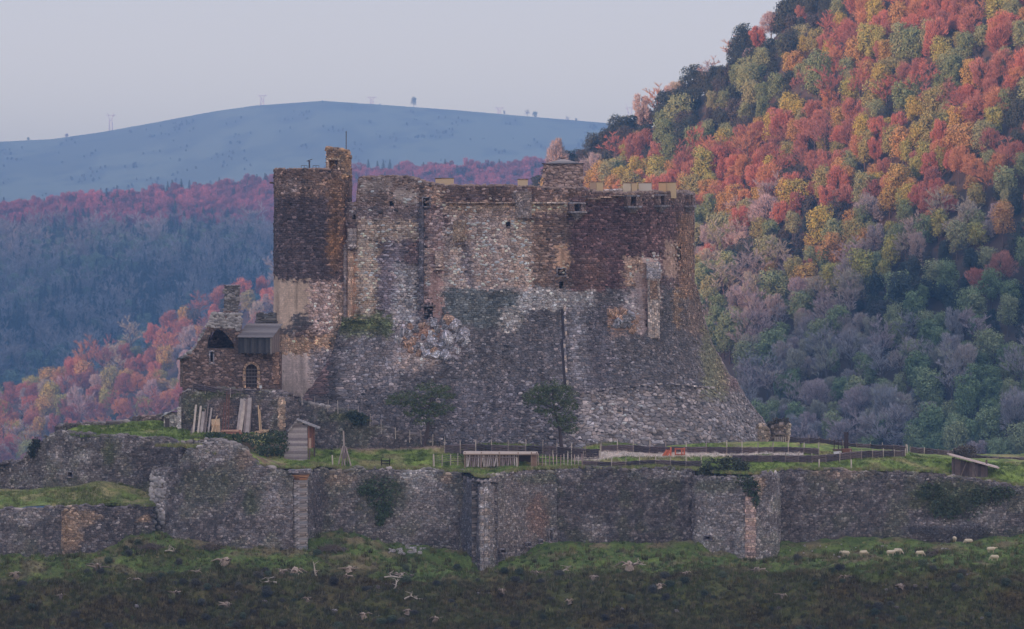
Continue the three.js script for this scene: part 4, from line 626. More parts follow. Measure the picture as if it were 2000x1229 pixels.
// ------------------------------------------------------------------ ramparts
const A = { grey: alb(98, 94, 97), dark: alb(79, 75, 80), pale: alb(124, 119, 123), moss: alb(72, 78, 60), tan: alb(132, 114, 102), rust: alb(108, 90, 87), ivy: alb(52, 62, 46), white: alb(160, 156, 160) };
const spot = (px, py, cx, cy, rx, ry, n) => 1 - sm(Math.hypot((px - cx) / rx, (py - cy) / ry) + (n - 0.5) * 0.9, 0.6, 1.1);
const wallTone = (extra, base = A.grey) => (px, py, n, m) => { let c = mix(mix(base, A.dark, sm(n, 0.45, 0.62) * 0.75), A.pale, sm(m, 0.56, 0.72) * 0.5); c = mix(c, A.moss, sm(1 - n, 0.52, 0.66) * 0.35); for (const [cx, cy, rx, ry, k, w] of extra) c = mix(c, k, spot(px, py, cx, cy, rx, ry, m) * w); return c; };
const low1 = masonry('low_wall', 'low field wall with square end block below the grassy bank', 'wall', [[-70, 1000, 1092, 36.4], [0, 998, 1090, 37.4], [60, 995, 1089, 38], [118, 993, 1089, 38.2]], wallTone([[40, 1010, 60, 18, A.pale, .6]]), { k: 101, th: 1.2 });
const low2 = masonry('low_wall', 'low crumbling wall with a tan patch of exposed stone beside the square block', 'wall', [[117, 992, 1088, 38], [124, 992, 1086, 36.9], [160, 992, 1078, 36.8], [220, 993, 1060, 36], [297, 990, 1036, 34]], wallTone([[135, 1040, 28, 46, A.tan, 1], [165, 1010, 30, 18, A.tan, .8], [280, 1015, 14, 8, A.tan, .9]], A.dark), { k: 103, th: 1, big: 0.08, ragged: 0.4 });
masonry('upper_wall', 'curved upper retaining wall with a small square hole under the mound lawn', 'wall', [[-70, 925, 1000, 13], [-20, 915, 975, 15], [35, 900, 966, 17.5], [58, 884, 962, 19], [75, 864, 960, 20.2], [112, 842, 958, 21.6], [150, 849, 955, 23], [230, 853, 958, 24.8], [300, 856, 972, 26.2], [350, 862, 985, 27.3], [430, 860, 1010, 28.6]], wallTone([[110, 890, 20, 20, A.pale, .6], [165, 890, 22, 16, A.white, .5], [210, 890, 14, 30, A.moss, .7], [285, 900, 40, 40, A.dark, .9], [300, 960, 40, 20, A.moss, .5]]), { k: 105, th: 2, skip: (a, b) => { const x = (a.x + b.x) / 2, y = (a.y + b.y) / 2; return Math.abs(x - X(137, 22.6)) < 0.34 && Math.abs(y - Y(927, 22.6)) < 0.34; } });
niche(scene.getObjectByName('upper_wall'), V(X(137, 22.7), Y(927, 22.7), 22.55), V(-0.35, 0, 0.93), 0.55, 0.55, 1.4, DARKIN, GREYST, 0.12, 'drain_hole');
const bastion = masonry('corner_bastion', 'bulging broken bastion with a pale cut-stone edge and a rounded corner pier', 'bastion', [[298, 916, 1034, 30.8], [318, 917, 1040, 32.6], [342, 914, 1048, 34], [362, 884, 1054, 34.7], [395, 868, 1060, 35.3], [430, 860, 1064, 35.8], [455, 866, 1067, 36.1], [478, 884, 1070, 36.4], [505, 912, 1073, 36.5], [545, 918, 1076, 36.4], [572, 921, 1078, 36.2]], wallTone([[312, 970, 18, 55, A.white, .55], [420, 880, 60, 25, A.pale, .7], [475, 900, 18, 25, A.tan, .5], [400, 950, 60, 40, A.moss, .45], [490, 985, 20, 26, A.ivy, .6], [540, 980, 40, 40, A.pale, .5]]), { k: 107, th: 3, ragged: 0.4, batter: 0.05 });
{
  const r = rngOf(21), T = [0.75, 1, 1.25].map((t) => new THREE.MeshStandardMaterial({ color: rgb(alb(124, 121, 125).map((v) => v * t)), roughness: 0.95 }));
  for (let k = 0; k < 80; k++) { const c = bastion.cols[Math.floor(r() ** 1.6 * 9)], y = lerp(c.b + 1, c.t, r()), s = 0.2 + 0.16 * r(), m = part('quoin_stone', stoneGeo[k % 3], T[k % 3], bastion.root, V(c.x + c.nx * (0.05 + 0.05 * (c.t - y)), y, c.z + c.nz * (0.05 + 0.05 * (c.t - y)))); m.rotation.y = Math.atan2(c.nx, c.nz); m.scale.set(s * 1.3, s * 0.9, s * 0.5); }
  // rounded corner pier with capital and cap slab
  const z = 36, p = new THREE.Group(); p.name = 'corner_pier'; bastion.root.add(p); const y0 = Y(1082, z), y1 = Y(938, z), cx = X(585, z), R = 0.92, N = 9;
  for (let k = 0; k < N; k++) { const h = (y1 - y0) / N; const g = new THREE.CylinderGeometry(R - 0.01 * (k % 2), R, h - 0.006, 18, 1); part('drum', g, [stoneMat([112, 109, 115], R1, 0.03), stoneMat([118, 113, 116], R1, 0.03), stoneMat([115, 108, 108], R1, 0.03)][k % 3], p, V(cx, y0 + h * (k + 0.5), z - 0.5)); }
  part('capital', new THREE.CylinderGeometry(1.15, 0.85, 0.62, 18), stoneMat([136, 100, 78], R3, 0.04), p, V(cx, y1 + 0.31, z - 0.5)); part('capital_ring', new THREE.CylinderGeometry(1.3, 1.12, 0.24, 18), stoneMat([110, 100, 104], R3, 0.04), p, V(cx, y1 + 0.74, z - 0.5)); part('cap_slab', box(2.5, 0.34, 2.4, 0.06, 4), stoneMat([116, 112, 120], R1), p, V(cx, y1 + 1.02, z - 0.5));
}
masonry('rampart_wall', 'long rampart wall hung with ivy between the round pier and the pointed bastion', 'wall', [[596, 920, 1054, 35.2], [606, 920, 1050, 33], [630, 920, 1042, 30], [690, 917, 1048, 29.3], [750, 919, 1056, 28.7], [830, 919, 1066, 28.3], [905, 924, 1078, 28]], wallTone([[665, 935, 36, 16, A.tan, .5], [820, 935, 40, 30, A.white, .6], [870, 935, 14, 10, A.tan, .7], [840, 990, 70, 60, A.pale, .5], [620, 975, 22, 60, A.dark, .8], [745, 970, 60, 45, A.moss, .5]]), { k: 111, th: 2, ragged: 0.35 });
const point = masonry('pointed_bastion', 'pointed bastion with pale ashlar edge, gun slits and a rusty stained face', 'bastion', [[902, 932, 1088, 27.6], [910, 934, 1093, 29.4], [926, 940, 1105, 32.6], [942, 945, 1119, 35.8], [946, 944, 1119, 36], [970, 930, 1106, 34], [1000, 926, 1090, 31.6], [1040, 923, 1076, 29.3], [1086, 920, 1061, 26.9]], wallTone([[918, 1010, 22, 110, alb(82, 83, 94), .8], [1010, 1000, 70, 100, alb(108, 100, 101), .6], [1050, 1010, 22, 50, A.rust, .9], [960, 1010, 22, 90, A.pale, .6], [1050, 935, 50, 12, A.moss, .5]]), { k: 113, th: 2, ragged: 0.25, batter: 0.035, skip: (a, b) => { const x = toPx((a.x + b.x) / 2, a.z), y = toPy((a.y + b.y) / 2, a.z); return [[922, 1077, 4.4, 4], [981, 1077, 7, 4], [1032, 1064, 5, 4], [1056, 1058, 4, 4], [1075, 1047, 4, 12]].some(([cx, cy, w, h]) => Math.abs(x - cx) < w && Math.abs(y - cy) < h); } });  // left face darker, right face lighter: light direction put into the stone colours
{
  const zAt = (px) => table([[902, 27.6], [943, 36], [1086, 26.9]])(px);
  for (const [px, py, w, h] of [[922, 1077, 0.45, 0.34], [981, 1077, 0.8, 0.34], [1032, 1064, 0.55, 0.34], [1056, 1058, 0.4, 0.3], [1075, 1047, 0.45, 1.4]]) { const z = zAt(px) + 0.28; niche(point.root, V(X(px, z), Y(py, z), z), px < 943 ? V(-0.95, 0, 0.31).normalize() : V(0.72, 0, 0.69), w, h, 0.9, DARKIN, GREYST, 0.12, 'gun_slit'); }
  const L = [stoneMat([140, 137, 143], R1, 0.02), stoneMat([118, 114, 119], R1, 0.02), stoneMat([130, 122, 121], R1, 0.02), stoneMat([108, 101, 100], R1, 0.02)];
  for (let k = 0; k < 24; k++) { const py = 955 + k * 6.9, z = 36 + 0.035 * (py - 950) / 16.8, w = 0.5 + 0.35 * (k % 2); part('quoin_block', box(w, 0.39, 0.4, 0.03, k), L[k % 4], point.root, V(X(945, z) + w * 0.32, Y(py, z), z + 0.02 - w * 0.3), [0, 0.8, 0]); part('quoin_block', box(w, 0.39, 0.4, 0.03, k + 50), L[(k + 1) % 3], point.root, V(X(942, z) - w * 0.1, Y(py, z), z - 0.02 - w * 0.28), [0, -1.25, 0]); }
}
masonry('rampart_wall', 'dark rampart wall of rough stone between the pointed and the ivy-topped bastion', 'wall', [[1084, 918, 1060, 26.5], [1150, 917, 1061, 26.4], [1250, 919, 1062, 26.2], [1310, 916, 1063, 26.1], [1357, 921, 1064, 26]], wallTone([[1300, 928, 60, 10, A.pale, .5], [1100, 930, 20, 16, A.pale, .4], [1160, 1035, 30, 25, A.pale, .4]], A.dark), { k: 117, th: 2, ragged: 0.25 });
const rb = masonry('angled_bastion', 'angled bastion with a pink stone edge strip and a gun slit, overgrown on top', 'bastion', [[1354, 932, 1062, 26], [1358, 933, 1064, 27.4], [1385, 932, 1074, 29.6], [1420, 934, 1084, 31.4], [1452, 938, 1096, 32.6], [1478, 930, 1096, 32.6], [1500, 926, 1090, 31.6], [1515, 925, 1080, 29.6], [1523, 925, 1066, 26]], wallTone([[1375, 1045, 22, 30, A.white, .7], [1410, 1000, 60, 60, A.pale, .5], [1450, 1060, 16, 50, A.white, .5], [1400, 950, 50, 16, A.moss, .5], [1483, 950, 12, 24, A.tan, .8]], A.pale.map((v) => v * 0.9)), { k: 119, th: 2, ragged: 0.3, batter: 0.03, skip: (a, b) => { const x = toPx((a.x + b.x) / 2, a.z), y = toPy((a.y + b.y) / 2, a.z); return Math.abs(x - 1383) < 7 && Math.abs(y - 1051) < 4; } });
niche(rb.root, V(X(1383, 29.9), Y(1051, 29.9), 29.95), V(-0.55, 0, 0.83), 0.85, 0.36, 0.9, DARKIN, GREYST, 0.14, 'gun_slit');
for (let k = 0; k < 15; k++) { const py = 975 + k * 8.2, z = 32.9 + 0.03 * (py - 930) / 16.8; part('edge_stone', box(1.15 + 0.15 * (k % 2), 0.48, 0.35, 0.04, k), [stoneMat([138, 118, 116], R3, 0.04), stoneMat([126, 112, 114], R3, 0.04), stoneMat([148, 128, 122], R3, 0.04)][k % 3], rb.root, V(X(1466, z), Y(py, z), z - 0.13)); }
masonry('rampart_wall', 'rampart wall above the sheep pasture with ivy hanging at its far end', 'wall', [[1521, 923, 1060, 25.6], [1580, 921, 1056, 25.4], [1640, 920, 1054, 25.2], [1720, 925, 1054, 25], [1800, 927, 1058, 25.2], [1850, 931, 1064, 25.4], [1910, 940, 1060, 25.8], [1985, 951, 1052, 26], [2080, 952, 1030, 26]], wallTone([[1640, 927, 60, 10, A.tan, .5], [1860, 970, 90, 36, A.moss, .8], [1850, 1035, 90, 22, A.pale, .5], [1930, 1010, 40, 30, A.pale, .5]], mix(A.dark, A.grey, 0.3)), { k: 121, th: 2, ragged: 0.3 });
// retaining wall under the gatehouse, ramp wall at the foot of the keep, parapet behind the mound
const ret = masonry('retaining_wall', 'rubble retaining wall below the gatehouse with planks leaning on it', 'wall', [[349, 778, 850, 14], [353, 768, 852, 16.5], [365, 762, 854, 17], [430, 762, 856, 17.3], [500, 764, 856, 17.5], [545, 768, 856, 17.7], [568, 772, 860, 17.8], [585, 784, 868, 17.2]], wallTone([[380, 800, 30, 40, A.moss, .5], [430, 770, 70, 10, A.moss, .8], [440, 800, 20, 30, A.rust, .5]], alb(96, 90, 94)), { k: 131, th: 4.5, ragged: 0.25 });
for (let k = 0; k < 9; k++) part('quoin_block', box(0.75 + 0.2 * (k % 2), 0.42, 0.3, 0.03, k), [stoneMat([132, 116, 106], R1, 0.03), stoneMat([144, 126, 114], R1, 0.03)][k % 2], ret.root, V(X(550, 17.9), Y(780 + k * 7.2, 17.9), 17.82));
masonry('ramp_wall', 'mossy ramp wall descending along the foot of the keep', 'wall', [[584, 782, 872, 16.8], [600, 788, 880, 17.2], [640, 795, 884, 17.8], [690, 806, 884, 18.2], [735, 828, 882, 18.3], [790, 846, 880, 18], [860, 858, 878, 17.6]], wallTone([[690, 815, 60, 12, A.moss, .7], [640, 790, 40, 6, A.white, .6]], alb(80, 78, 84)), { k: 133, th: 1.2, ragged: 0.15 });
masonry('parapet', 'low dark parapet along the far edge of the mound lawn', 'wall', [[118, 836, 862, 21], [124, 832, 860, 16], [160, 829, 856, 12.5], [250, 823, 850, 12], [262, 815, 850, 12], [335, 811, 850, 12.4]], wallTone([[300, 820, 40, 10, A.rust, .4]], A.dark), { k: 135, th: 0.7, ragged: 0.15, stones: 2 });

// ------------------------------------------------------------------ gatehouse ruin
const shapeOf = (P, z) => new THREE.Shape(P.map(([a, b]) => new THREE.Vector2(X(a, z), Y(b, z))));
function slabOf(P, z, depth, holes = [], bevel = 0.04) { const s = shapeOf(P, z); for (const h of holes) s.holes.push(new THREE.Path(h.map(([a, b]) => new THREE.Vector2(X(a, z), Y(b, z))))); const g = new THREE.ExtrudeGeometry(s, { depth, bevelEnabled: bevel > 0, bevelSize: bevel, bevelThickness: bevel, bevelSegments: 1, curveSegments: 6 }); g.translate(0, 0, z - depth); return g; }
const jag = (P, k, amp = 1.6) => { const out = []; for (let i = 0; i < P.length - 1; i++) { const n = Math.max(1, Math.round(Math.hypot(P[i + 1][0] - P[i][0], P[i + 1][1] - P[i][1]) / 5)); for (let q = 0; q < n; q++) { const f = q / n; out.push([lerp(P[i][0], P[i + 1][0], f) + (q ? (hash(i, q, k) - 0.5) * amp : 0), lerp(P[i][1], P[i + 1][1], f) + (q ? (hash(i, q, k + 1) - 0.5) * amp : 0)]); } } out.push(P[P.length - 1]); return out; };
{
  const gh = thing('gatehouse', 'ruined gatehouse with broken gable, tall chimney stack and arched doorway', 'building'), z = 14.5, wallM = stoneMat([88, 76, 76], R3), rough = stoneMat([84, 83, 86], R1, 0.16);
  const arch = [[480, 756]]; for (let k = 0; k <= 10; k++) { const a = Math.PI * (1 - k / 10); arch.push([491 + Math.cos(a) * 11, 724 - Math.sin(a) * 12]); } arch.push([502, 756]);
  const gableHole = [[404, 681], [406, 664], [412, 651], [424, 643], [434, 646], [445, 657], [455, 670], [458, 681]], slit = [[411, 688], [415.5, 688], [415.5, 708], [411, 708]];
  part('front_wall', slabOf([[357, 762], [357, 702], ...jag([[360, 697], [380, 682], [392, 664], [402, 646], [409, 628], [415, 616], [419, 611], [436, 611]], 3, 3), [440, 608], ...jag([[462, 610], [464, 626], [470, 636]], 5, 2), [471, 688], [549, 688], [549, 762]], z, 1.1, [arch, gableHole, slit]), wallM, gh);
  part('added_vault', slabOf([[390, 685], [400, 652], [413, 627], [440, 622], [469, 645], [469, 685]], z - 1.16, 3.5, [gableHole], 0), rough, gh);  // hidden ring added behind the wall to shade the gable recess
  part('rear_gable', slabOf([[380, 720], [392, 690], [424, 640], [470, 660], [470, 720]], z - 5, 0.8), stoneMat([84, 70, 70], R3), gh);
  part('side_wall', box(0.9, 4.1, 7, 0.05, 4), wallM, gh, V(X(357, z) + 0.42, Y(731, z) - 0.1, z - 4.7)); part('rear_wall', box(11, 4.4, 0.9, 0.05, 6), wallM, gh, V(X(455, z - 8), Y(731, z), z - 8.2)); part('roof_floor', box(11.2, 0.25, 7, 0, 6), stoneMat([92, 86, 84], R1), gh, V(X(455, z - 4), Y(690, z) - 0.2, z - 4.6));
  part('corner_pillar', box(0.5, 3.5, 0.7, 0.05, 7), stoneMat([112, 104, 104], R3), gh, V(X(354, z), Y(728, z), z - 1.4)); part('corner_pillar', box(0.4, 3.5, 0.6, 0.05, 8), rough, gh, V(X(351.5, z), Y(728, z), z - 3)); part('eave_slab', box(1.5, 0.18, 6.5, 0.06, 9), rough, gh, V(X(358, z), Y(699, z), z - 2.7), [0, 0, 0.2]);
  const ch = new THREE.Group(); ch.name = 'chimney'; gh.add(ch); part('stack', slabOf([[439, 616], ...jag([[438, 600], [439, 560]], 8, 1.2), [440, 559], [466, 559], ...jag([[466.5, 562], [466, 590], [463, 600], [464, 616]], 9, 1.5)], z - 0.25, 1.4), stoneMat([90, 88, 92], R1, 0.16), ch); part('cap', box(1.9, 0.12, 1.6, 0.05, 3), GREYST, ch, V(X(453, z), Y(558, z), z - 0.9));
  const r = rngOf(4), L = []; for (let k = 0; k < 260; k++) { const px = lerp(408, 470, r()), py = lerp(600, 645, r()); L.push([V(X(px, z), Y(Math.max(py, 614 + Math.max(0, 418 - px) * 2.2), z), z + 0.03), V(0, 0, 1), 0.12 + 0.14 * r(), tone(alb(112, 110, 114), 0.5 + r())]); }
  for (let k = 0; k < 90; k++) { const f = r(), px = lerp(360, 418, f), py = table([[360, 697], [380, 682], [402, 646], [418, 612]])(px); L.push([V(X(px, z), Y(py, z), z - r()), V(0, 0.3, 0.95), 0.14 + 0.16 * r(), tone(alb(110, 110, 112), 0.5 + r())]); }
  for (let k = 0; k < 60; k++) L.push([V(X(lerp(438, 467, r()), z), Y(lerp(560, 615, r()), z), z - 0.24), V(0, 0, 1), 0.12 + 0.1 * r(), tone(alb(94, 92, 96), 0.5 + r())]);
  for (let k = 0; k < 130; k++) L.push([V(X(lerp(358, 548, r()), z), Y(lerp(690, 758, r()), z), z + 0.03), V(0, 0, 1), 0.1 + 0.1 * r(), tone(alb(104, 90, 90), 0.6 + 0.9 * r())]);
  proud(gh, L.filter(([p]) => { const px = toPx(p.x, z), py = toPy(p.y, z); return !(px > 478 && px < 504 && py > 710) && !(px > 402 && px < 460 && py > 640 && py < 683); }));
  const dr = new THREE.Group(); dr.name = 'door'; gh.add(dr); const ds = new THREE.Shape(arch.map(([a, b]) => new THREE.Vector2(X(a, z), Y(b, z)))); const dg = new THREE.ExtrudeGeometry(ds, { depth: 0.12, bevelEnabled: false }); dg.translate(0, 0, z - 0.75); part('leaf', dg, wood(58, 54, 60), dr);
  for (let k = 0; k < 5; k++) part('cross_batten', box(1.28, 0.09, 0.08, 0.02, k), wood(96, 92, 98), dr, V(X(491, z), Y(722 + k * 7, z), z - 0.6)); for (let k = 0; k < 3; k++) part('upright_batten', box(0.09, 2.4, 0.06, 0.02, k), wood(76, 72, 78), dr, V(X(485 + k * 6, z), Y(736, z), z - 0.61));
  for (let k = 0; k < 9; k++) { const a = Math.PI * (k + 0.5) / 9, m = part('voussoir', box(0.3, 0.26, 0.3, 0.02, k), stoneMat([138, 116, 102], R3, 0.03), gh, V(X(491 + Math.cos(a) * 14, z), Y(724 - Math.sin(a) * 15, z), z + 0.02)); m.rotation.z = a; }
  for (const px of [477, 505]) for (let k = 0; k < 5; k++) part('jamb_stone', box(0.34 + 0.1 * (k % 2), 0.38, 0.3, 0.02, k + px), [TAN, stoneMat([122, 104, 98], R3, 0.03)][k % 2], gh, V(X(px, z), Y(728 + k * 6.6, z), z + 0.01));
  for (const [px, w, h, py] of [[409.5, 0.16, 1.5, 698], [417, 0.16, 1.5, 698], [413, 0.7, 0.2, 686], [413, 0.7, 0.2, 710]]) part('window_surround', box(w, h, 0.24, 0.02, px), GREYST, gh, V(X(px, z), Y(py, z), z + 0.02));
  for (let k = 0; k < 7; k++) part('corner_stone', box(0.7 + 0.25 * (k % 2), 0.5, 0.3, 0.04, k), stoneMat([118, 96, 88], R3, 0.04), gh, V(X(539, z), Y(692 + k * 9, z), z + 0.03));
  part('parapet_turret', new THREE.CylinderGeometry(1.25, 1.35, 1.6, 14), rough, gh, V(X(520, z - 6), Y(626, z - 6), z - 6)); part('turret_rim', new THREE.CylinderGeometry(1.42, 1.42, 0.18, 14), stoneMat([78, 76, 82], R1), gh, V(X(520, z - 6), Y(629, z - 6), z - 6));
  for (let k = 0; k < 6; k++) part('turret_merlon', box(0.5, 0.4, 0.3, 0.03, k), rough, gh, V(X(520, z - 6) + Math.sin(k - 2.5) * 1.1, Y(614, z - 6), z - 6 + Math.cos(k - 2.5) * 1.1), [0, k - 2.5, 0]);
  // timber hoarding jutting out over the door
  const h = new THREE.Group(); h.name = 'timber_hoarding'; h.position.set(X(498, z + 1.6), Y(690, z + 1.6), z + 1.4); h.rotation.y = -0.28; gh.add(h);
  const W = 3.95, H = 1.85, DK = [wood(56, 56, 63), wood(49, 50, 58), wood(64, 64, 70)];
  for (let k = 0; k < 13; k++) part('board', box(W / 13 - 0.015, H - 0.1 * hash(k, 1), 0.07, 0.02, k), DK[k % 3], h, V(-W / 2 + (k + 0.5) * W / 13, H / 2, 0));
  for (let k = 0; k < 9; k++) part('side_board', box(0.06, H + 0.14 * k, 0.33, 0.02, k), [wood(96, 86, 86), wood(86, 78, 80)][k % 2], h, V(W / 2 + 0.02, (H + 0.14 * k) / 2, -0.2 - k * 0.345));
  part('corner_post', box(0.18, H + 0.2, 0.18, 0.02, 2), wood(98, 92, 92), h, V(W / 2 + 0.02, H / 2, 0.05)); part('corner_post', box(0.18, H + 0.1, 0.18, 0.02, 3), DK[1], h, V(-W / 2, H / 2, 0.05));
  for (let k = 0; k < 6; k++) { const f = (k + 0.5) / 6; part('roof_board', box(W + 0.55, 0.07, 0.68, 0.03, k), [wood(84, 82, 87), wood(76, 74, 80), wood(91, 88, 92)][k % 3], h, V(0.05, H + 0.02 + f * 1.5 + 0.02 * (k % 2), 0.3 - f * 3.7), [0.385, 0, 0]); }
  for (let k = 0; k < 5; k++) part('joist', box(0.16, 0.18, 2.6, 0.02, k), wood(72, 66, 68), h, V(-W / 2 + 0.2 + k * (W - 0.4) / 4, -0.1, -1.1)); part('floor', box(W, 0.08, 2.6, 0, 2), DK[0], h, V(0, 0.03, -1.2));
}
// low building with a slate lean-to roof and a quoined pier beside the retaining wall
{
  const o = thing('lean_to', 'small lean-to with a sloping slate roof beside the retaining wall', 'building'), z = 15;
  part('wall', box(1.6, 2.2, 3, 0.06, 3), stoneMat([150, 146, 146], R3), o, V(X(333, z), Y(826, z), z - 1.6)); part('door', box(0.5, 1.5, 0.1, 0.02, 3), wood(70, 66, 68), o, V(X(326, z), Y(830, z), z - 0.06));
  for (let k = 0; k < 6; k++) part('slate_course', box(0.52, 0.08, 3.4, 0.05, k), stoneMat([126 - (k % 2) * 10, 124, 128], R1, 0.05), o, V(X(316 + k * 6.4, z), Y(813.5 - k * 3.4, z), z - 1.5), [0, 0, 0.52]);
  const q = [stoneMat([178, 172, 172], R3, 0.02), stoneMat([148, 142, 144], R3, 0.02)]; for (let k = 0; k < 9; k++) part('pier_block', box(0.46, 0.3, 0.5, 0.03, k), q[k % 2], o, V(X(350, z + 2), Y(838 - k * 5, z + 2), z + 2));
}
{ const o = thing('open_shelter', 'dark low shelter roof at the end of the upper wall', 'building'); part('roof', box(4.2, 0.14, 3, 0.05, 2), wood(62, 58, 62), o, V(X(22, 16), Y(904, 16), 15.4), [0, 0, 0.13]); part('back_wall', box(3.6, 0.9, 0.2, 0.04, 3), wood(88, 72, 66), o, V(X(26, 14), Y(913, 14), 14.2)); for (const px of [4, 22, 40]) part('post', box(0.14, 1.3, 0.14, 0.02, px), wood(84, 76, 74), o, V(X(px, 16), Y(914, 16), 16)); }
// ------------------------------------------------------------------ sheds, timber and fences on the terrace
const zOf = (px, py) => { let best = 1e9, bz = 20; for (let z = 30; z > -6; z -= 0.2) { const d = Math.abs(toPy(terraceY(X(px, z), z), z) - py); if (d < best) { best = d; bz = z; } } return Math.min(bz, frontZ(X(px, bz)) - 1.3); };
const tY = (px, z) => terraceY(X(px, z), z), onT = (px, z) => V(X(px, z), tY(px, z), z);
{
  const z = 24.5, o = thing('plank_shed', 'tall narrow grey plank shed with a steep gable beside the ivy mound', 'shed'), cols = [wood(118, 112, 118), wood(104, 98, 106), wood(130, 124, 128)], left = table([[822, 581], [833, 567], [850, 562], [870, 558], [911, 551]]), right = table([[822, 582], [832, 600], [911, 601]]);
  for (let k = 0; k < 17; k++) { const py = 825 + k * 5.15, a = left(py + 2), b = right(py + 2); part('plank', box(X(b, z) - X(a, z), 0.29, 0.08, 0.025, k), cols[(k * 7 + (k >> 2)) % 3], o, V((X(a, z) + X(b, z)) / 2, Y(py + 2.5, z), z + 0.01 * (k % 2))); }
  part('core', slabOf([[553, 911], [560, 870], [569, 836], [581, 825], [599, 834], [599, 880], [599, 911]], z - 0.12, 2.6, [], 0), wood(72, 66, 70), o);
  part('roof_slope', box(2.9, 0.12, 3.4, 0.03, 3), stoneMat([116, 114, 118], R1, 0.04), o, V(X(601, z), Y(829, z), z - 1.3), [0, 0, -0.36]); part('roof_slope', box(1.7, 0.12, 3.4, 0.03, 4), stoneMat([120, 118, 124], R1, 0.04), o, V(X(571, z), Y(832, z), z - 1.3), [0, 0, 0.82]);
  for (let k = 0; k < 4; k++) part('side_board', box(0.2, 2.55, 0.06, 0.02, k), [wood(118, 84, 78), wood(102, 76, 72)][k % 2], o, V(X(602.5 + k * 3.2, z), Y(854, z), z - 0.25 - k * 0.35)); part('shutter', box(0.3, 1.2, 0.08, 0.02, 5), wood(134, 112, 104), o, V(X(605, z), Y(866, z), z - 0.08));
  part('leg', box(0.2, 2.4, 0.2, 0.02, 2), wood(84, 76, 76), o, V(X(604, z), Y(892, z), z - 0.2)); part('leg', box(0.18, 2.4, 0.18, 0.02, 3), wood(76, 70, 72), o, V(X(613, z), Y(890, z), z - 1.6));
}
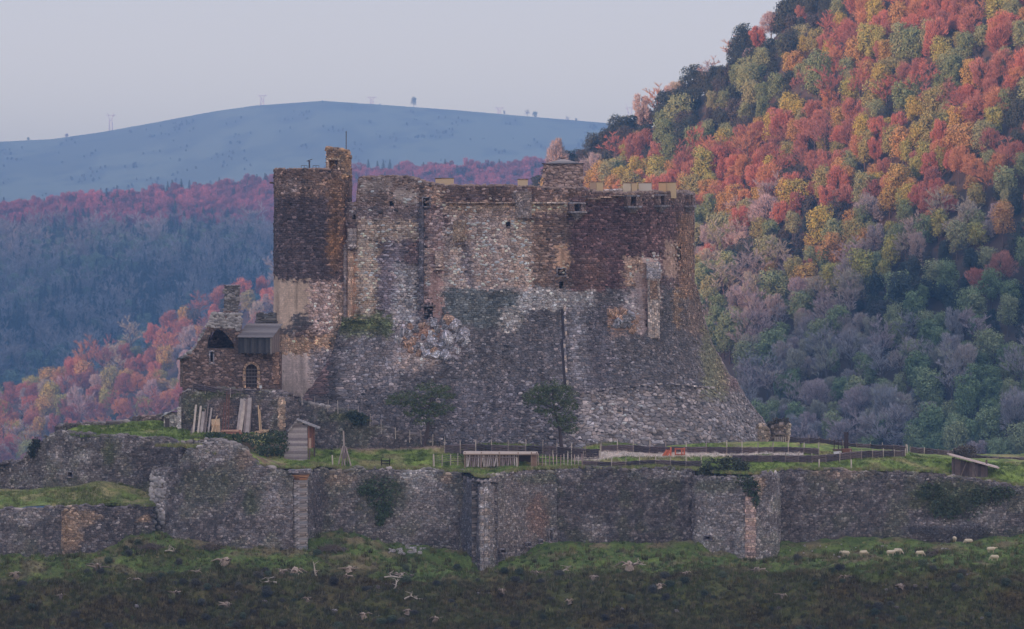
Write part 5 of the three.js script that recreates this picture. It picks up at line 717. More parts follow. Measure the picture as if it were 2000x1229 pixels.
// planks and poles leaning on the retaining wall: [px base, px top, py top, width, colour, piece]
{
  const r = rngOf(61);
  for (const [b, t, py, w, c, nm, lab] of [[377, 383, 791, 0.22, 1, 'leaning_plank'], [386, 392, 793, 0.24, 1, 'leaning_plank'], [393, 397, 804, 0.34, 0, 'leaning_plank'], [400, 407, 788, 0.14, 2, 'leaning_pole'], [406, 413, 797, 0.2, 0, 'leaning_plank'], [398, 401, 800, 0.16, 2, 'leaning_plank'], [434, 438, 786, 0.13, 4, 'leaning_pole'], [440, 443, 765, 0.12, 4, 'leaning_pole'], [446, 447, 770, 0.12, 4, 'leaning_pole'], [464, 473, 779, 0.42, 0, 'leaning_plank'], [468, 478, 783, 0.4, 1, 'leaning_plank'], [477, 482, 779, 0.3, 2, 'leaning_plank'], [482, 488, 777, 0.42, 0, 'leaning_plank'], [486, 490, 785, 0.26, 2, 'leaning_plank'], [508, 504, 792, 0.16, 3, 'leaning_pole'], [511, 507, 800, 0.14, 3, 'leaning_pole'], [411, 424, 812, 0.16, 3, 'leaning_pole'], [418, 428, 818, 0.16, 3, 'leaning_pole'], [372, 378, 828, 0.2, 2, 'leaning_plank'], [388, 391, 830, 0.2, 2, 'leaning_plank']]) {
    const z1 = 18.9 + r() * 0.4, z0 = 17.75, P0 = V(X(b, z1), Y(848, z1) - 0.1, z1), P1 = V(X(t, z0), Y(py, z0), z0), L = P0.distanceTo(P1), M = [wood(122, 116, 118), wood(138, 130, 126), wood(100, 92, 94), wood(164, 140, 116), wood(92, 66, 64)][c];
    const label = c === 4 ? 'dark red pole leaning on the retaining wall' : c === 3 ? 'pale fresh pole leaning on the retaining wall' : c === 2 ? 'dark grey plank leaning on the retaining wall' : w > 0.3 ? 'broad weathered plank leaning on the retaining wall' : 'narrow light plank leaning on the retaining wall';
    const o = new THREE.Mesh(nm === 'leaning_pole' ? beam(V(0, 0, 0), V(0, L, 0), w / 2, 7) : box(w, L, 0.07, 0.03, b).translate(0, L / 2, 0), M); o.name = numbered(nm); scene.add(o); o.position.copy(P0); o.quaternion.setFromUnitVectors(V(0, 1, 0), P1.clone().sub(P0).normalize()); tag(o, label, nm === 'leaning_pole' ? 'pole' : 'plank', label + 's');
  }
  const st = thing('timber_stack', 'low stack of reddish sawn boards at the foot of the retaining wall', 'timber stack', V(X(450, 19.4), Y(848, 19.4), 19.4)); for (let k = 0; k < 5; k++) for (let q = 0; q < 3; q++) part('board', box(2.5 - 0.2 * q, 0.14, 0.3, 0.03, k * 3 + q), [wood(132, 92, 84), wood(118, 84, 80), wood(150, 118, 104)][(k + q) % 3], st, V((k % 2) * 0.15, 0.08 + q * 0.16, -k * 0.33 + 0.5));
  const fw = thing('firewood_heap', 'heap of pale split firewood beside the sawn boards', 'firewood', V(X(512, 19.2), Y(847, 19.2), 19.2)); for (let k = 0; k < 16; k++) part('billet', box(0.7, 0.14, 0.16, 0.05, k), [wood(196, 172, 146), wood(170, 146, 124)][k % 2], fw, V((r() - 0.5) * 1.1, 0.08 + Math.floor(k / 6) * 0.15, (r() - 0.5) * 0.7), [0, r() * 3, (r() - 0.5) * 0.4]);
  const bd = thing('tan_board', 'square tan board propped against the retaining wall among the planks', 'board', V(X(421, 18.6), Y(846, 18.6), 18.6)); part('panel', box(1.0, 1.6, 0.06, 0.03, 3), wood(156, 136, 116), bd, V(0, 0.85, -0.3), [-0.25, 0, 0.05]); part('batten', box(0.9, 0.12, 0.05, 0.02, 3), wood(150, 124, 100), bd, V(0, 0.9, -0.24), [-0.25, 0, 0.05]);
  const sg = thing('sign_post', 'small white square sign on a thin post above the retaining wall', 'sign', V(X(509, 17.2), Y(766, 17.2), 17.2)); part('post', beam(V(0, -0.2, 0), V(0, 0.55, 0), 0.04, 6), wood(120, 116, 118), sg); part('plate', box(0.32, 0.34, 0.04, 0, 2), plain(214, 214, 218), sg, V(0, 0.62, 0.03));
}
const WATTLE = [wood(74, 68, 76), wood(84, 76, 82), wood(66, 62, 70)], POST = [wood(146, 138, 134), wood(130, 122, 118), wood(114, 106, 104)];
function fence(name, label, pts, opt) {
  const o = thing(name, label, 'fence', null, opt.group), P = pts.map(([px, z, dy]) => onT(px, opt.seen ? zOf(px, z) : z).add(V(0, dy ?? 0, 0))), r = rngOf(opt.k ?? 3), sp = opt.sp ?? 1.8; let first = true, prev = null;
  for (let i = 0; i < P.length - 1; i++) {
    const n = Math.max(1, Math.round(P[i].distanceTo(P[i + 1]) / sp));
    for (let q = first ? 0 : 1; q <= n; q++) {
      first = false; const f = q / n, p = P[i].clone().lerp(P[i + 1], f); p.y = (opt.flat ? p.y : terraceY(p.x, p.z) + lerp(pts[i][2] ?? 0, pts[i + 1][2] ?? 0, f)) + 0.02; const h = opt.h * (0.9 + 0.22 * r()), lean = V((r() - 0.5) * 0.12, h, (r() - 0.5) * 0.1);
      part('post', beam(V(0, -0.35, 0), lean, opt.pr ?? 0.06, 6), (opt.post ?? POST)[Math.floor(r() * 3)], o, p);
      if (prev && opt.weave) {
        const g = new GB(), d = p.clone().sub(prev), L = d.length(); const nr = opt.weave;
        for (let k = 0; k < nr; k++) { const y = opt.wh * (k + 0.5) / nr, s = k % 2 ? 1 : -1, pt = []; for (let e = 0; e <= 6; e++) pt.push(V(d.x * e / 6, d.y * e / 6 + y + (r() - 0.5) * 0.07, d.z * e / 6 + s * 0.07 * Math.sin(e / 6 * Math.PI * 2))); g.tube(pt, pt.map(() => opt.wr ?? 0.07), 4); }
        part('woven_panel', g.geo(), WATTLE[Math.floor(r() * 3)], o, prev);
      }
      if (prev && opt.rails) for (const y of opt.rails) part('rail', beam(V(0, y, 0), p.clone().sub(prev).add(V(0, y + (r() - 0.5) * 0.08, 0)), opt.rr ?? 0.035, 5), (opt.railM ?? WATTLE)[Math.floor(r() * 3)], o, prev);
      prev = p;
    }
  }
  return o;
}
fence('wattle_fence', 'tall dark woven fence between the two pines and the gravel path', [[868, 889], [960, 888], [1060, 890], [1172, 897]], { seen: true, h: 1.75, wh: 1.15, weave: 12, wr: 0.06, k: 5, sp: 1.9 });
fence('wattle_fence', 'low dark woven fence at the foot of the keep behind the gravel path', [[1175, 884], [1300, 886], [1420, 886], [1540, 886], [1600, 889]], { seen: true, h: 1.4, wh: 0.75, weave: 8, k: 7, sp: 2.1 });
fence('wattle_fence', 'low woven fence with pale posts along the lawn side of the gravel path', [[1138, 913], [1250, 912], [1370, 912]], { seen: true, h: 1.25, wh: 0.7, weave: 7, k: 9, sp: 1.9 });
fence('wattle_fence', 'long woven fence from the bush toward the timber frame', [[1430, 903], [1560, 904], [1640, 900], [1768, 894]], { seen: true, h: 1.05, wh: 0.8, weave: 9, k: 11, sp: 1.6 });
fence('wattle_fence', 'dark woven fence behind the long woven fence near the timber frame', [[1540, 8], [1620, 4], [1700, 3], [1770, 5], [1772, 14]], { h: 0.95, wh: 0.75, weave: 8, k: 13, sp: 1.6 });
fence('wattle_fence', 'dark woven fence on the rise behind the sloping-roof shed', [[1778, 2], [1860, 1], [1950, 2], [2060, 4]], { h: 0.9, wh: 0.75, weave: 8, k: 15, sp: 1.6 });
fence('stake_fence', 'short fence of pale upright stakes beside the animal pen', [[1052, 910], [1095, 911], [1137, 912]], { seen: true, h: 1.35, sp: 0.42, rails: [0.4, 0.8], k: 17, pr: 0.05, post: [wood(156, 140, 138), wood(132, 112, 112), wood(174, 166, 164)] });
fence('rail_fence', 'open rail fence of pale posts behind the animal pen', [[1050, 902], [1110, 902], [1170, 903]], { seen: true, h: 1.2, sp: 1.9, rails: [0.35, 0.7, 0.95], k: 19 });
fence('rail_fence', 'low rail fence between the lawn and the animal pen', [[846, 911], [880, 907], [908, 907]], { seen: true, h: 1.2, sp: 1.1, rails: [0.3, 0.55, 0.8, 1.0], k: 21 });
fence('ramp_fence', 'wire fence with thin posts along the ramp below the keep', [[590, 18, 5.6], [640, 18.2, 4.9], [700, 18.4, 3.8], [745, 18.5, 2.2], [800, 18.4, 1.1], [868, 18.5, 0.3]], { h: 1.15, sp: 1.5, rails: [0.5, 0.95], rr: 0.015, pr: 0.035, k: 23, flat: false });
fence('parapet_fence', 'low woven fence along the ledge in front of the gatehouse', [[376, 17.1, 5.0], [450, 17.3, 4.7], [520, 17.5, 4.5], [566, 17.6, 4.6]], { h: 0.75, wh: 0.6, weave: 6, sp: 1.5, k: 25, pr: 0.045, post: [wood(140, 134, 134), wood(120, 112, 112), wood(104, 98, 100)] });
for (const [px, z, h, lab] of [[650, 911, 1.3, 'short pale post on the lawn near the plank shed'], [848, 912, 1.5, 'leaning pale post on the lawn near the animal pen'], [1600, 916, 1.15, 'pale fence post alone above the rampart'], [1663, 919, 1.25, 'taller pale fence post alone above the rampart'], [1010, 914, 1.2, 'pale post in front of the animal pen opening']]) { const o = new THREE.Mesh(beam(V(0, -0.3, 0), V((hash(px, 1) - 0.5) * 0.2, h, 0), 0.085, 7), POST[0]); o.name = numbered('wooden_post'); o.position.copy(onT(px, zOf(px, z))); scene.add(o); tag(o, lab, 'post', 'single posts on the terrace'); }
{ // animal pen
  const z = zOf(975, 911), o = thing('animal_pen', 'long low animal pen with a thin pale roof and slatted front', 'pen'), y0 = tY(975, z) - 0.05, top = Y(886, z);
  part('roof', box(X(1050, z) - X(905, z), 0.1, 2.6, 0.04, 3), wood(136, 126, 120), o, V((X(905, z) + X(1050, z)) / 2, top, z - 1), [0.06, 0, -0.006]); part('roof_edge', box(X(1050, z) - X(905, z), 0.12, 0.08, 0.02, 4), wood(112, 98, 92), o, V((X(905, z) + X(1050, z)) / 2, top - 0.1, z + 0.3));
  for (let k = 0; k < 27; k++) { const px = 912 + k * 3.7; part('slat', box(0.13, (top - y0) * (0.86 + 0.12 * hash(k, 4)), 0.05, 0.02, k), [wood(150, 142, 146), wood(122, 112, 116), wood(104, 92, 96)][Math.floor(hash(k, 9) * 3)], o, V(X(px, z), y0 + (top - y0) * 0.45, z), [0, 0, (hash(k, 2) - 0.8) * 0.25]); }
  for (const px of [908, 940, 975, 1012, 1038, 1048]) part('post', box(0.14, top - y0 + 0.3, 0.14, 0.02, px), wood(114, 98, 91), o, V(X(px, z), (top + y0) / 2, z + 0.05)); part('back_wall', box(X(1046, z) - X(908, z), top - y0, 0.08, 0, 2), wood(70, 58, 56), o, V(X(977, z), (top + y0) / 2, z - 1.9)); part('end_wall', box(0.62, top - y0, 0.08, 0.02, 2), wood(106, 86, 79), o, V(X(1043, z), (top + y0) / 2, z)); part('mid_rail', box(5.9, 0.1, 0.07, 0.02, 2), wood(112, 102, 106), o, V(X(960, z), y0 + (top - y0) * 0.72, z + 0.05));
}
{ // red timber frame, bench, hoist, windlass frame
  const z = 16.4, o = thing('red_timber_frame', 'reddish timber frame with a leaning board beside the gravel path', 'timber frame', onT(1316, zOf(1316, 891))), m = [wood(150, 84, 68), wood(132, 74, 62)];
  for (const [x, h] of [[-0.35, 1.05], [0.2, 0.95], [0.95, 0.9], [1.25, 1.0]]) part('post', box(0.16, h, 0.16, 0.02, h * 9), m[0], o, V(x, h / 2, 0)); part('top_beam', box(1.25, 0.14, 0.2, 0.02, 3), m[1], o, V(0.75, 0.86, 0)); part('low_beam', box(1.2, 0.12, 0.2, 0.02, 4), m[1], o, V(0.75, 0.2, 0.1)); for (let k = 0; k < 3; k++) part('leaning_board', box(0.2, 0.9, 0.06, 0.02, k), m[k % 2], o, V(-1.05 + k * 0.25, 0.38, 0.1), [0, 0, -0.6]);
  const b = thing('black_bench', 'small black four-legged bench alone on the lawn', 'bench', onT(753, zOf(753, 912))), bk = wood(46, 44, 48); part('seat', box(1.15, 0.12, 0.5, 0.02, 2), bk, b, V(0, 0.72, 0)); for (const x of [-0.46, 0.46]) for (const q of [-0.18, 0.18]) part('leg', box(0.1, 0.72, 0.1, 0.02, x * 9), bk, b, V(x, 0.36, q)); part('stretcher', box(0.9, 0.08, 0.08, 0, 2), bk, b, V(0, 0.4, 0)); for (const x of [-0.5, 0.5]) part('arm_post', box(0.09, 0.26, 0.4, 0.02, 3), bk, b, V(x, 0.88, 0));
  const h = thing('timber_hoist', 'upright pole held by four splayed grey legs on the lawn', 'hoist', onT(673, zOf(673, 910))), hm = [wood(126, 116, 116), wood(92, 84, 86)]; part('pole', beam(V(0, 0, 0), V(-0.15, 4.1, 0), 0.1, 7), hm[0], h); for (const [x, q, t] of [[-0.75, 0.2, 0.2], [0.75, 0.1, 0.1], [-0.3, 0.6, 0], [0.35, -0.5, 0]]) part('leg', beam(V(x, 0, q), V(x * 0.18 - 0.05, 2.3, 0), 0.085, 6), hm[Math.abs(x) > 0.5 ? 0 : 1], h); part('hub', box(0.5, 0.7, 0.4, 0.06, 3), hm[1], h, V(0, 1.2, 0));
  const w = thing('windlass_platform', 'dark timber platform with railing and a pair of tall posts on the skyline', 'platform', onT(1645, zOf(1645, 886))), wm = [wood(56, 50, 56), wood(72, 58, 58)];
  for (const x of [-0.95, -0.45, 0.0]) part('rail_post', box(0.1, 1.3, 0.1, 0.01, x), wm[0], w, V(x, 1.0, 0)); for (const y of [1.6, 1.15]) part('rail', box(1.1, 0.08, 0.08, 0, 2), wm[0], w, V(-0.47, y, 0.02)); part('deck', box(2.2, 0.16, 1.6, 0.03, 3), wm[1], w, V(0, 0.45, 0)); part('base_box', box(1.1, 0.6, 1.2, 0.04, 4), wood(96, 70, 64), w, V(0.55, 0.3, 0.3)); for (const x of [0.35, 0.62]) part('tall_post', box(0.24, 2.2, 0.24, 0.02, x), wm[0], w, V(x, 1.45, 0)); part('pale_sheet', box(0.9, 0.4, 0.06, 0.04, 3), plain(176, 176, 184), w, V(-0.6, 0.15, 0.8), [-0.5, 0, 0.2]);
}
{ // shed with mono-pitch roof above the right rampart
  const z = 23, o = thing('sloping_roof_shed', 'dark plank shed with a single sloping board roof near the rampart end', 'shed'), W = [wood(64, 58, 62), wood(78, 70, 74), wood(92, 84, 86)], yb = Y(947, z);
  for (let k = 0; k < 12; k++) { const px = 1862 + k * 5.7, top = Y(lerp(894, 911, k / 11), z); part('board', box(0.32, top - yb, 0.07, 0.02, k), W[Math.floor(hash(k, 3) * 2.4)], o, V(X(px, z), (top + yb) / 2, z)); }
  for (let k = 0; k < 8; k++) part('side_board', box(0.07, Y(911, z) - yb, 0.3, 0.02, k), W[k % 2], o, V(X(1929, z), (Y(911, z) + yb) / 2, z - 0.2 - k * 0.31)); part('core', box(X(1926, z) - X(1862, z), Y(906, z) - yb, 2.3, 0, 2), W[0], o, V(X(1894, z), (Y(906, z) + yb) / 2, z - 1.25));
  for (let k = 0; k < 5; k++) part('roof_board', box(6.05, 0.16, 0.62, 0.05, k), [wood(150, 138, 138), wood(132, 120, 122), wood(118, 104, 104)][k % 3], o, V(X(1902, z), Y(901, z) + 0.03 * (k % 2), z + 0.35 - k * 0.61), [0, 0, -0.265]);
  for (const [a, b] of [[1872, 1888], [1912, 1898]]) part('brace', beam(V(X(a, z), yb + 0.3, z + 0.08), V(X(b, z), Y(903, z), z + 0.08), 0.07), W[2], o); for (const px of [1861, 1927]) part('corner_post', box(0.2, 3.0, 0.2, 0.02, px), W[1], o, V(X(px, z), yb + 1.45, z + 0.06));
}
{ // small roofless stone hut with a grown-over top
  const z = 8, o = thing('stone_hut', 'small ruined stone hut with a ragged grown-over top beside the keep base', 'hut');
  masonry('', '', '', [[1506, 836, 870, 6], [1508, 834, 872, 9], [1524, 830, 872, 9.2], [1541, 832, 872, 8.6], [1542, 834, 870, 4.5]], (px, py, n, m) => mix(alb(92, 84, 84), alb(150, 138, 130), sm(px, 1534, 1541)), { parent: o, part: 'wall', ds: 0.25, th: 0.5, k: 141, rough: 0.1, ragged: 0.2, stones: 6 });
  masonry('', '', '', [[1480, 838, 872, 9.4], [1490, 832, 872, 9.6], [1502, 846, 872, 9.4], [1508, 852, 872, 9]], (px, py, n) => alb(112, 102, 98), { parent: o, part: 'rubble_wing', ds: 0.25, th: 0.8, k: 143, rough: 0.2, ragged: 0.4, stones: 8, big: 0.03 });
  part('lintel', box(1.2, 0.14, 0.4, 0.03, 2), wood(92, 84, 84), o, V(X(1524, 9.4), Y(848, 9.4), 9.35)); for (let k = 0; k < 6; k++) part('stake', box(0.1, 0.9, 0.08, 0.02, k), wood(128, 120, 120), o, V(X(1514 + k * 4, 9.5), Y(861, 9.5), 9.5));
  part('roof_mass', rockGeo[1], stoneMat([80, 74, 72], R1, 0.2), o, V(X(1523, 7), Y(834, 7), 7)).scale.set(1.5, 0.7, 1.6);
}
// ------------------------------------------------------------------ sheep
function fieldMesh(fn, lo, hi, res) {                                    // a smooth body from a distance field
  const mc = new MarchingCubes(res, new THREE.MeshBasicMaterial(), false, false, 60000); mc.isolation = 0; const s = hi.clone().sub(lo), p = V();
  for (let k = 0; k < res; k++) for (let j = 0; j < res; j++) for (let i = 0; i < res; i++) { p.set(lo.x + s.x * i / res, lo.y + s.y * j / res, lo.z + s.z * k / res); mc.field[i + j * res + k * res * res] = -fn(p); }
  mc.update(); const n = mc.count, pos = new Float32Array(n * 3); for (let i = 0; i < n; i++) for (let c = 0; c < 3; c++) { const q = mc.positionArray[i * 3 + c]; pos[i * 3 + c] = [lo.x, lo.y, lo.z][c] + (q + 1) / 2 * [s.x, s.y, s.z][c]; }
  const g = new THREE.BufferGeometry(); g.setAttribute('position', new THREE.BufferAttribute(pos, 3)); const m = mergeVertices(g, 1e-4); m.computeVertexNormals(); return m;
}
{
  const cap = (p, a, b, ra, rb) => { const ab = b.clone().sub(a), t = clamp(p.clone().sub(a).dot(ab) / ab.lengthSq(), 0, 1); return p.distanceTo(a.clone().addScaledVector(ab, t)) - lerp(ra, rb, t); }, smin = (a, b, k) => { const h = clamp(0.5 + 0.5 * (b - a) / k, 0, 1); return lerp(b, a, h) - k * h * (1 - h); };
  const sheep = (grazing) => {
    const head = grazing ? V(0.83, 0.28, 0.02) : V(0.92, 0.82, 0.02), nk = V(0.5, 0.68, 0), muzz = grazing ? V(0.93, 0.1, 0.02) : V(1.1, 0.74, 0.02);
    const legs = [[0.34, 0.13, 0], [0.34, -0.13, 0.06], [-0.36, 0.13, 0], [-0.36, -0.13, -0.06]];
    return fieldMesh((p) => { let d = cap(p, V(-0.38, 0.62, 0), V(0.36, 0.64, 0), 0.285, 0.27); d -= 0.03 * noise(p.x * 14 + 9, p.y * 14 + p.z * 11 + 9, 3); d = smin(d, cap(p, nk, head, 0.15, 0.09), 0.1); d = smin(d, cap(p, head, muzz, 0.085, 0.05), 0.03); for (const s of [-1, 1]) d = smin(d, cap(p, head.clone().add(V(-0.03, 0.06, s * 0.05)), head.clone().add(V(-0.08, 0.06, s * 0.17)), 0.03, 0.018), 0.02); for (const [x, z, o] of legs) { d = smin(d, cap(p, V(x, 0.5, z), V(x + (x < 0 ? -0.05 : 0.02) + o, 0.27, z), 0.1, 0.05), 0.05); d = smin(d, cap(p, V(x + (x < 0 ? -0.05 : 0.02) + o, 0.27, z), V(x + o * 1.2, 0.02, z), 0.05, 0.035), 0.02); } d = smin(d, cap(p, V(-0.62, 0.72, 0), V(-0.7, 0.5, 0), 0.05, 0.03), 0.04); return d; }, V(-0.95, -0.05, -0.5), V(1.25, 1.1, 0.5), 52);
  };
  const gz = sheep(true), st = sheep(false), wool = plain(164, 153, 136, 1), wool2 = plain(146, 136, 120, 1);
  for (const [px, py, z, turn, pose, lab] of [[1652, 1094, 36.5, 2.6, 0, 'pale sheep standing apart at the end of the flock'], [1687, 1097, 36.8, 0.4, 1, 'pale sheep grazing between the lone sheep and the close pair'], [1740, 1099, 37.2, 0.15, 0, 'largest sheep of the close pair, standing broadside'], [1754, 1092, 36.4, -0.3, 1, 'sheep half hidden behind the standing one of the close pair'], [1797, 1105, 38, 0.2, 1, 'pale sheep grazing beside the dark earth hollow'], [1865, 1062, 29.5, 1.6, 0, 'small sheep close under the rampart wall'], [1892, 1080, 32.5, 3.0, 1, 'sheep among the white stones below the wall'], [1936, 1098, 37, 0.25, 0, 'sheep standing on the open grass past the hollow'], [1943, 1124, 41, 2.9, 1, 'sheep lowest on the slope beside the dark thicket']]) {
    const x = X(px, z), o = new THREE.Mesh(pose ? gz : st, hash(px, 2) > 0.5 ? wool : wool2); o.name = numbered('sheep'); o.position.set(x, slopeY(x, z) + 0.12, z); o.rotation.y = turn; o.scale.setScalar(0.72); scene.add(o); tag(o, lab, 'sheep', 'sheep grazing below the rampart');
  }
}
// ------------------------------------------------------------------ pines by the keep, ivy, bushes
function leafMass(name, label, cat, spots, colour, size, n, seed, extra) {     // ivy or bush: leaves spread over given lobes [centre, radius xyz]
  const r = rngOf(seed), o = thing(name, label, cat, null, extra), c = new GB(), t = new GB();
  for (const [p, R] of spots) { t.tube([p.clone().add(V(0, -R.y, 0)), p.clone().add(V(R.x * 0.2, -R.y * 0.3, 0)), p], [0.06, 0.05, 0.02], 4, [0.5, 0.45, 0.4]); }
  for (let i = 0; i < n; i++) {
    const [p, R] = spots[Math.floor(r() * spots.length)], d = V(r() - 0.5, r() - 0.5, r() - 0.5).normalize(), q = p.clone().add(d.clone().multiply(R).multiplyScalar((0.35 + 0.7 * Math.sqrt(r())) * (0.7 + 0.6 * noise(d.x * 4 + seed, d.y * 4 + d.z, 1))));
    const a = V(r() - 0.5, r() - 0.5, r() - 0.5).normalize(), b = a.clone().cross(V(r() - 0.5, r() - 0.5, r() - 0.5)).normalize(), s = size * (0.5 + r()), k = jit(colour, r, 0.35); a.multiplyScalar(s); b.multiplyScalar(s * 0.65);
    c.quad(c.v(q.x - a.x, q.y - a.y, q.z - a.z, k), c.v(q.x + b.x, q.y + b.y, q.z + b.z, k), c.v(q.x + a.x, q.y + a.y, q.z + a.z, k), c.v(q.x - b.x, q.y - b.y, q.z - b.z, k));
  }
  part('stems', t.geo(), BARK, o); part('foliage', c.geo(), GREEN, o); return o;
}
function pine(label, base, limbs, seed) {
  const r = rngOf(seed), o = thing('pine_tree', label, 'tree', null, 'pines below the keep'), t = new GB(), c = new GB(), top = limbs[0][0];
  t.tube([base, base.clone().lerp(top, 0.35).add(V(0.15, 0, 0)), base.clone().lerp(top, 0.7).add(V(-0.1, 0, 0.1)), top], [0.26, 0.2, 0.14, 0.05], 7, [0.6, 0.5, 0.48]);
  for (const [p, R, n] of limbs) {
    const st = base.clone().lerp(top, clamp((p.y - base.y) / (top.y - base.y) * 0.85, 0.15, 0.95)); t.tube([st, st.clone().lerp(p, 0.6).add(V(0, 0.15, 0)), p], [0.09, 0.06, 0.02], 4, [0.6, 0.5, 0.48]);
    for (let i = 0; i < n * 0.75; i++) {
      const a = r() * 6.28, q0 = Math.sqrt(r()), q = p.clone().add(V(Math.cos(a) * q0 * R.x, (r() - 0.4) * R.y * 2.1 * (1.15 - q0) - q0 * 0.25 + (noise(Math.cos(a) * 3 + seed, Math.sin(a) * 3 + p.x, 7) - 0.5) * 0.8, Math.sin(a) * q0 * R.z)), k = jit([0.13, 0.155, 0.07], r, 0.4);
      for (let m = 0; m < 4; m++) { const d = V(r() - 0.5, r() * 0.8 - 0.1, r() - 0.5).normalize().multiplyScalar(0.24 + 0.14 * r()), s = V(r() - 0.5, r() - 0.5, r() - 0.5).cross(d).normalize().multiplyScalar(0.045); c.tri(c.v(q.x - s.x, q.y - s.y, q.z - s.z, k), c.v(q.x + s.x, q.y + s.y, q.z + s.z, k), c.v(q.x + d.x, q.y + d.y, q.z + d.z, k)); }
    }
  }
  part('trunk', t.geo(), BARK, o); part('crown', c.geo(), GREEN, o);
}
{
  const z = 18.2, P = (px, py, w, h, n) => [at(px, py, z), V(w, h, 1.6), n];
  pine('wide flat-topped pine with layered boughs below the middle of the keep', V(X(826, z), tY(826, z) - 0.2, z), [P(846, 758, 2.2, 0.7, 330), P(800, 774, 2.6, 0.6, 330), P(862, 772, 1.8, 0.6, 220), P(775, 786, 1.6, 0.4, 150), P(822, 788, 2.4, 0.7, 330), P(868, 796, 1.4, 0.5, 160), P(840, 804, 2.0, 0.7, 280), P(808, 806, 1.3, 0.6, 160), P(828, 822, 1.3, 0.6, 130)], 91);
  pine('taller rounded pine at the foot of the keep beside the woven fence', V(X(1098, z), tY(1098, z) - 0.2, z), [P(1078, 757, 2.2, 0.8, 330), P(1050, 768, 1.8, 0.8, 260), P(1104, 766, 1.6, 0.9, 240), P(1040, 784, 1.2, 0.7, 150), P(1076, 782, 2.4, 1.0, 360), P(1112, 790, 1.1, 1.0, 220), P(1066, 800, 1.6, 0.8, 220), P(1106, 815, 1.3, 1.0, 230), P(1114, 836, 1.0, 0.9, 150), P(1090, 826, 1.2, 0.9, 150)], 95);
  const B = (px, py, zz, rx, ry, rz) => [at(px, py, zz), V(rx, ry, rz)];
  leafMass('ivy_patch', 'green ivy cascading down the rampart in a pointed patch', 'ivy', [B(745, 950, 29.1, 2.3, 1.1, 0.3), B(715, 958, 29.3, 1.2, 0.6, 0.3), B(745, 975, 29, 1.7, 1.1, 0.28), B(750, 997, 29, 0.9, 0.8, 0.25), B(742, 1016, 29, 0.5, 0.7, 0.2)], [0.10, 0.13, 0.055], 0.14, 1500, 201);
  leafMass('ivy_patch', 'dark ivy curtain near the sloping-roof shed end of the rampart', 'ivy', [B(1880, 985, 25.9, 3.4, 1.6, 0.3), B(1930, 970, 26.1, 2.6, 1.2, 0.3), B(1850, 995, 25.8, 2, 1.2, 0.3), B(1960, 962, 26.2, 1.6, 0.7, 0.3), B(1820, 960, 25.6, 1.6, 1.0, 0.25)], [0.10, 0.12, 0.06], 0.14, 2100, 203);
  leafMass('ivy_patch', 'ivy clump spilling over the top of the angled bastion', 'ivy', [B(1470, 955, 32.9, 0.9, 1.2, 0.3), B(1460, 940, 32.6, 1.2, 0.7, 0.4), B(1475, 975, 33, 0.5, 0.8, 0.25)], [0.08, 0.105, 0.05], 0.13, 800, 205);
  leafMass('shrub', 'dense dark shrub growing above the angled bastion', 'shrub', [B(1400, 908, 29, 2, 0.9, 1), B(1430, 905, 28.6, 1.6, 0.8, 0.9), B(1450, 912, 28.8, 1, 0.7, 0.8), B(1385, 920, 29, 1.4, 0.5, 0.7)], [0.09, 0.095, 0.055], 0.14, 1700, 207);
  leafMass('shrub', 'leafy shrub and ivy covering the broken mound beside the plank shed', 'shrub', [B(470, 856, 23.5, 1.8, 0.7, 0.9), B(510, 862, 24, 1.6, 0.9, 0.9), B(535, 852, 24, 1.4, 0.7, 0.8), B(520, 880, 25, 1.2, 0.7, 0.6), B(548, 872, 24.6, 0.9, 1.2, 0.7), B(420, 850, 23, 1.4, 0.35, 0.8)], [0.08, 0.105, 0.05], 0.14, 2100, 209);
  leafMass('shrub', 'dry brown growth on top of the ruined stone hut', 'shrub', [B(1524, 826, 8, 1.2, 0.6, 1), B(1510, 830, 8.4, 0.8, 0.4, 0.8), B(1535, 830, 8, 0.5, 0.4, 0.7)], [0.10, 0.085, 0.07], 0.12, 1500, 225);
  leafMass('shrub', 'low shrub at the foot of the animal pen', 'shrub', [B(985, 914, 25, 1.3, 0.45, 0.6), B(960, 917, 25.4, 0.9, 0.35, 0.5)], [0.075, 0.095, 0.05], 0.14, 900, 211);
  leafMass('shrub', 'bare brownish bush behind the sloping-roof shed', 'shrub', [B(1890, 880, 17, 1.5, 0.75, 0.9), B(1875, 884, 17, 0.9, 0.6, 0.7)], [0.16, 0.13, 0.11], 0.1, 1500, 213);
  leafMass('shrub', 'dark bush on the ramp wall near the wide pine', 'shrub', [B(702, 820, 18.8, 1.1, 0.7, 0.6), B(690, 812, 18.6, 0.8, 0.5, 0.5)], [0.06, 0.075, 0.05], 0.15, 900, 215);
  leafMass('shrub', 'dark leafy tangle at the edge of the upper wall mound', 'shrub', [B(62, 880, 20, 0.5, 0.9, 0.5), B(70, 866, 20.6, 0.5, 0.6, 0.4)], [0.05, 0.06, 0.045], 0.13, 500, 217);
  leafMass('shrub', 'low brown thicket on the dark slope below the sheep', 'shrub', [B(1930, 1175, 52, 2.4, 1.2, 1.5), B(1980, 1190, 53, 2.2, 1.6, 1.5), B(1890, 1195, 53, 1.8, 0.9, 1.2)], [0.035, 0.032, 0.028], 0.1, 3200, 219);
  leafMass('shrub', 'mossy growth along the ledge above the rock outcrop', 'shrub', [720, 745, 700, 680].map((px, k) => { const q = onKeep(px, 628 + (k % 2) * 12).p; return [q, V(1.5, 0.22, 0.4)]; }), [0.075, 0.09, 0.045], 0.08, 600, 221);
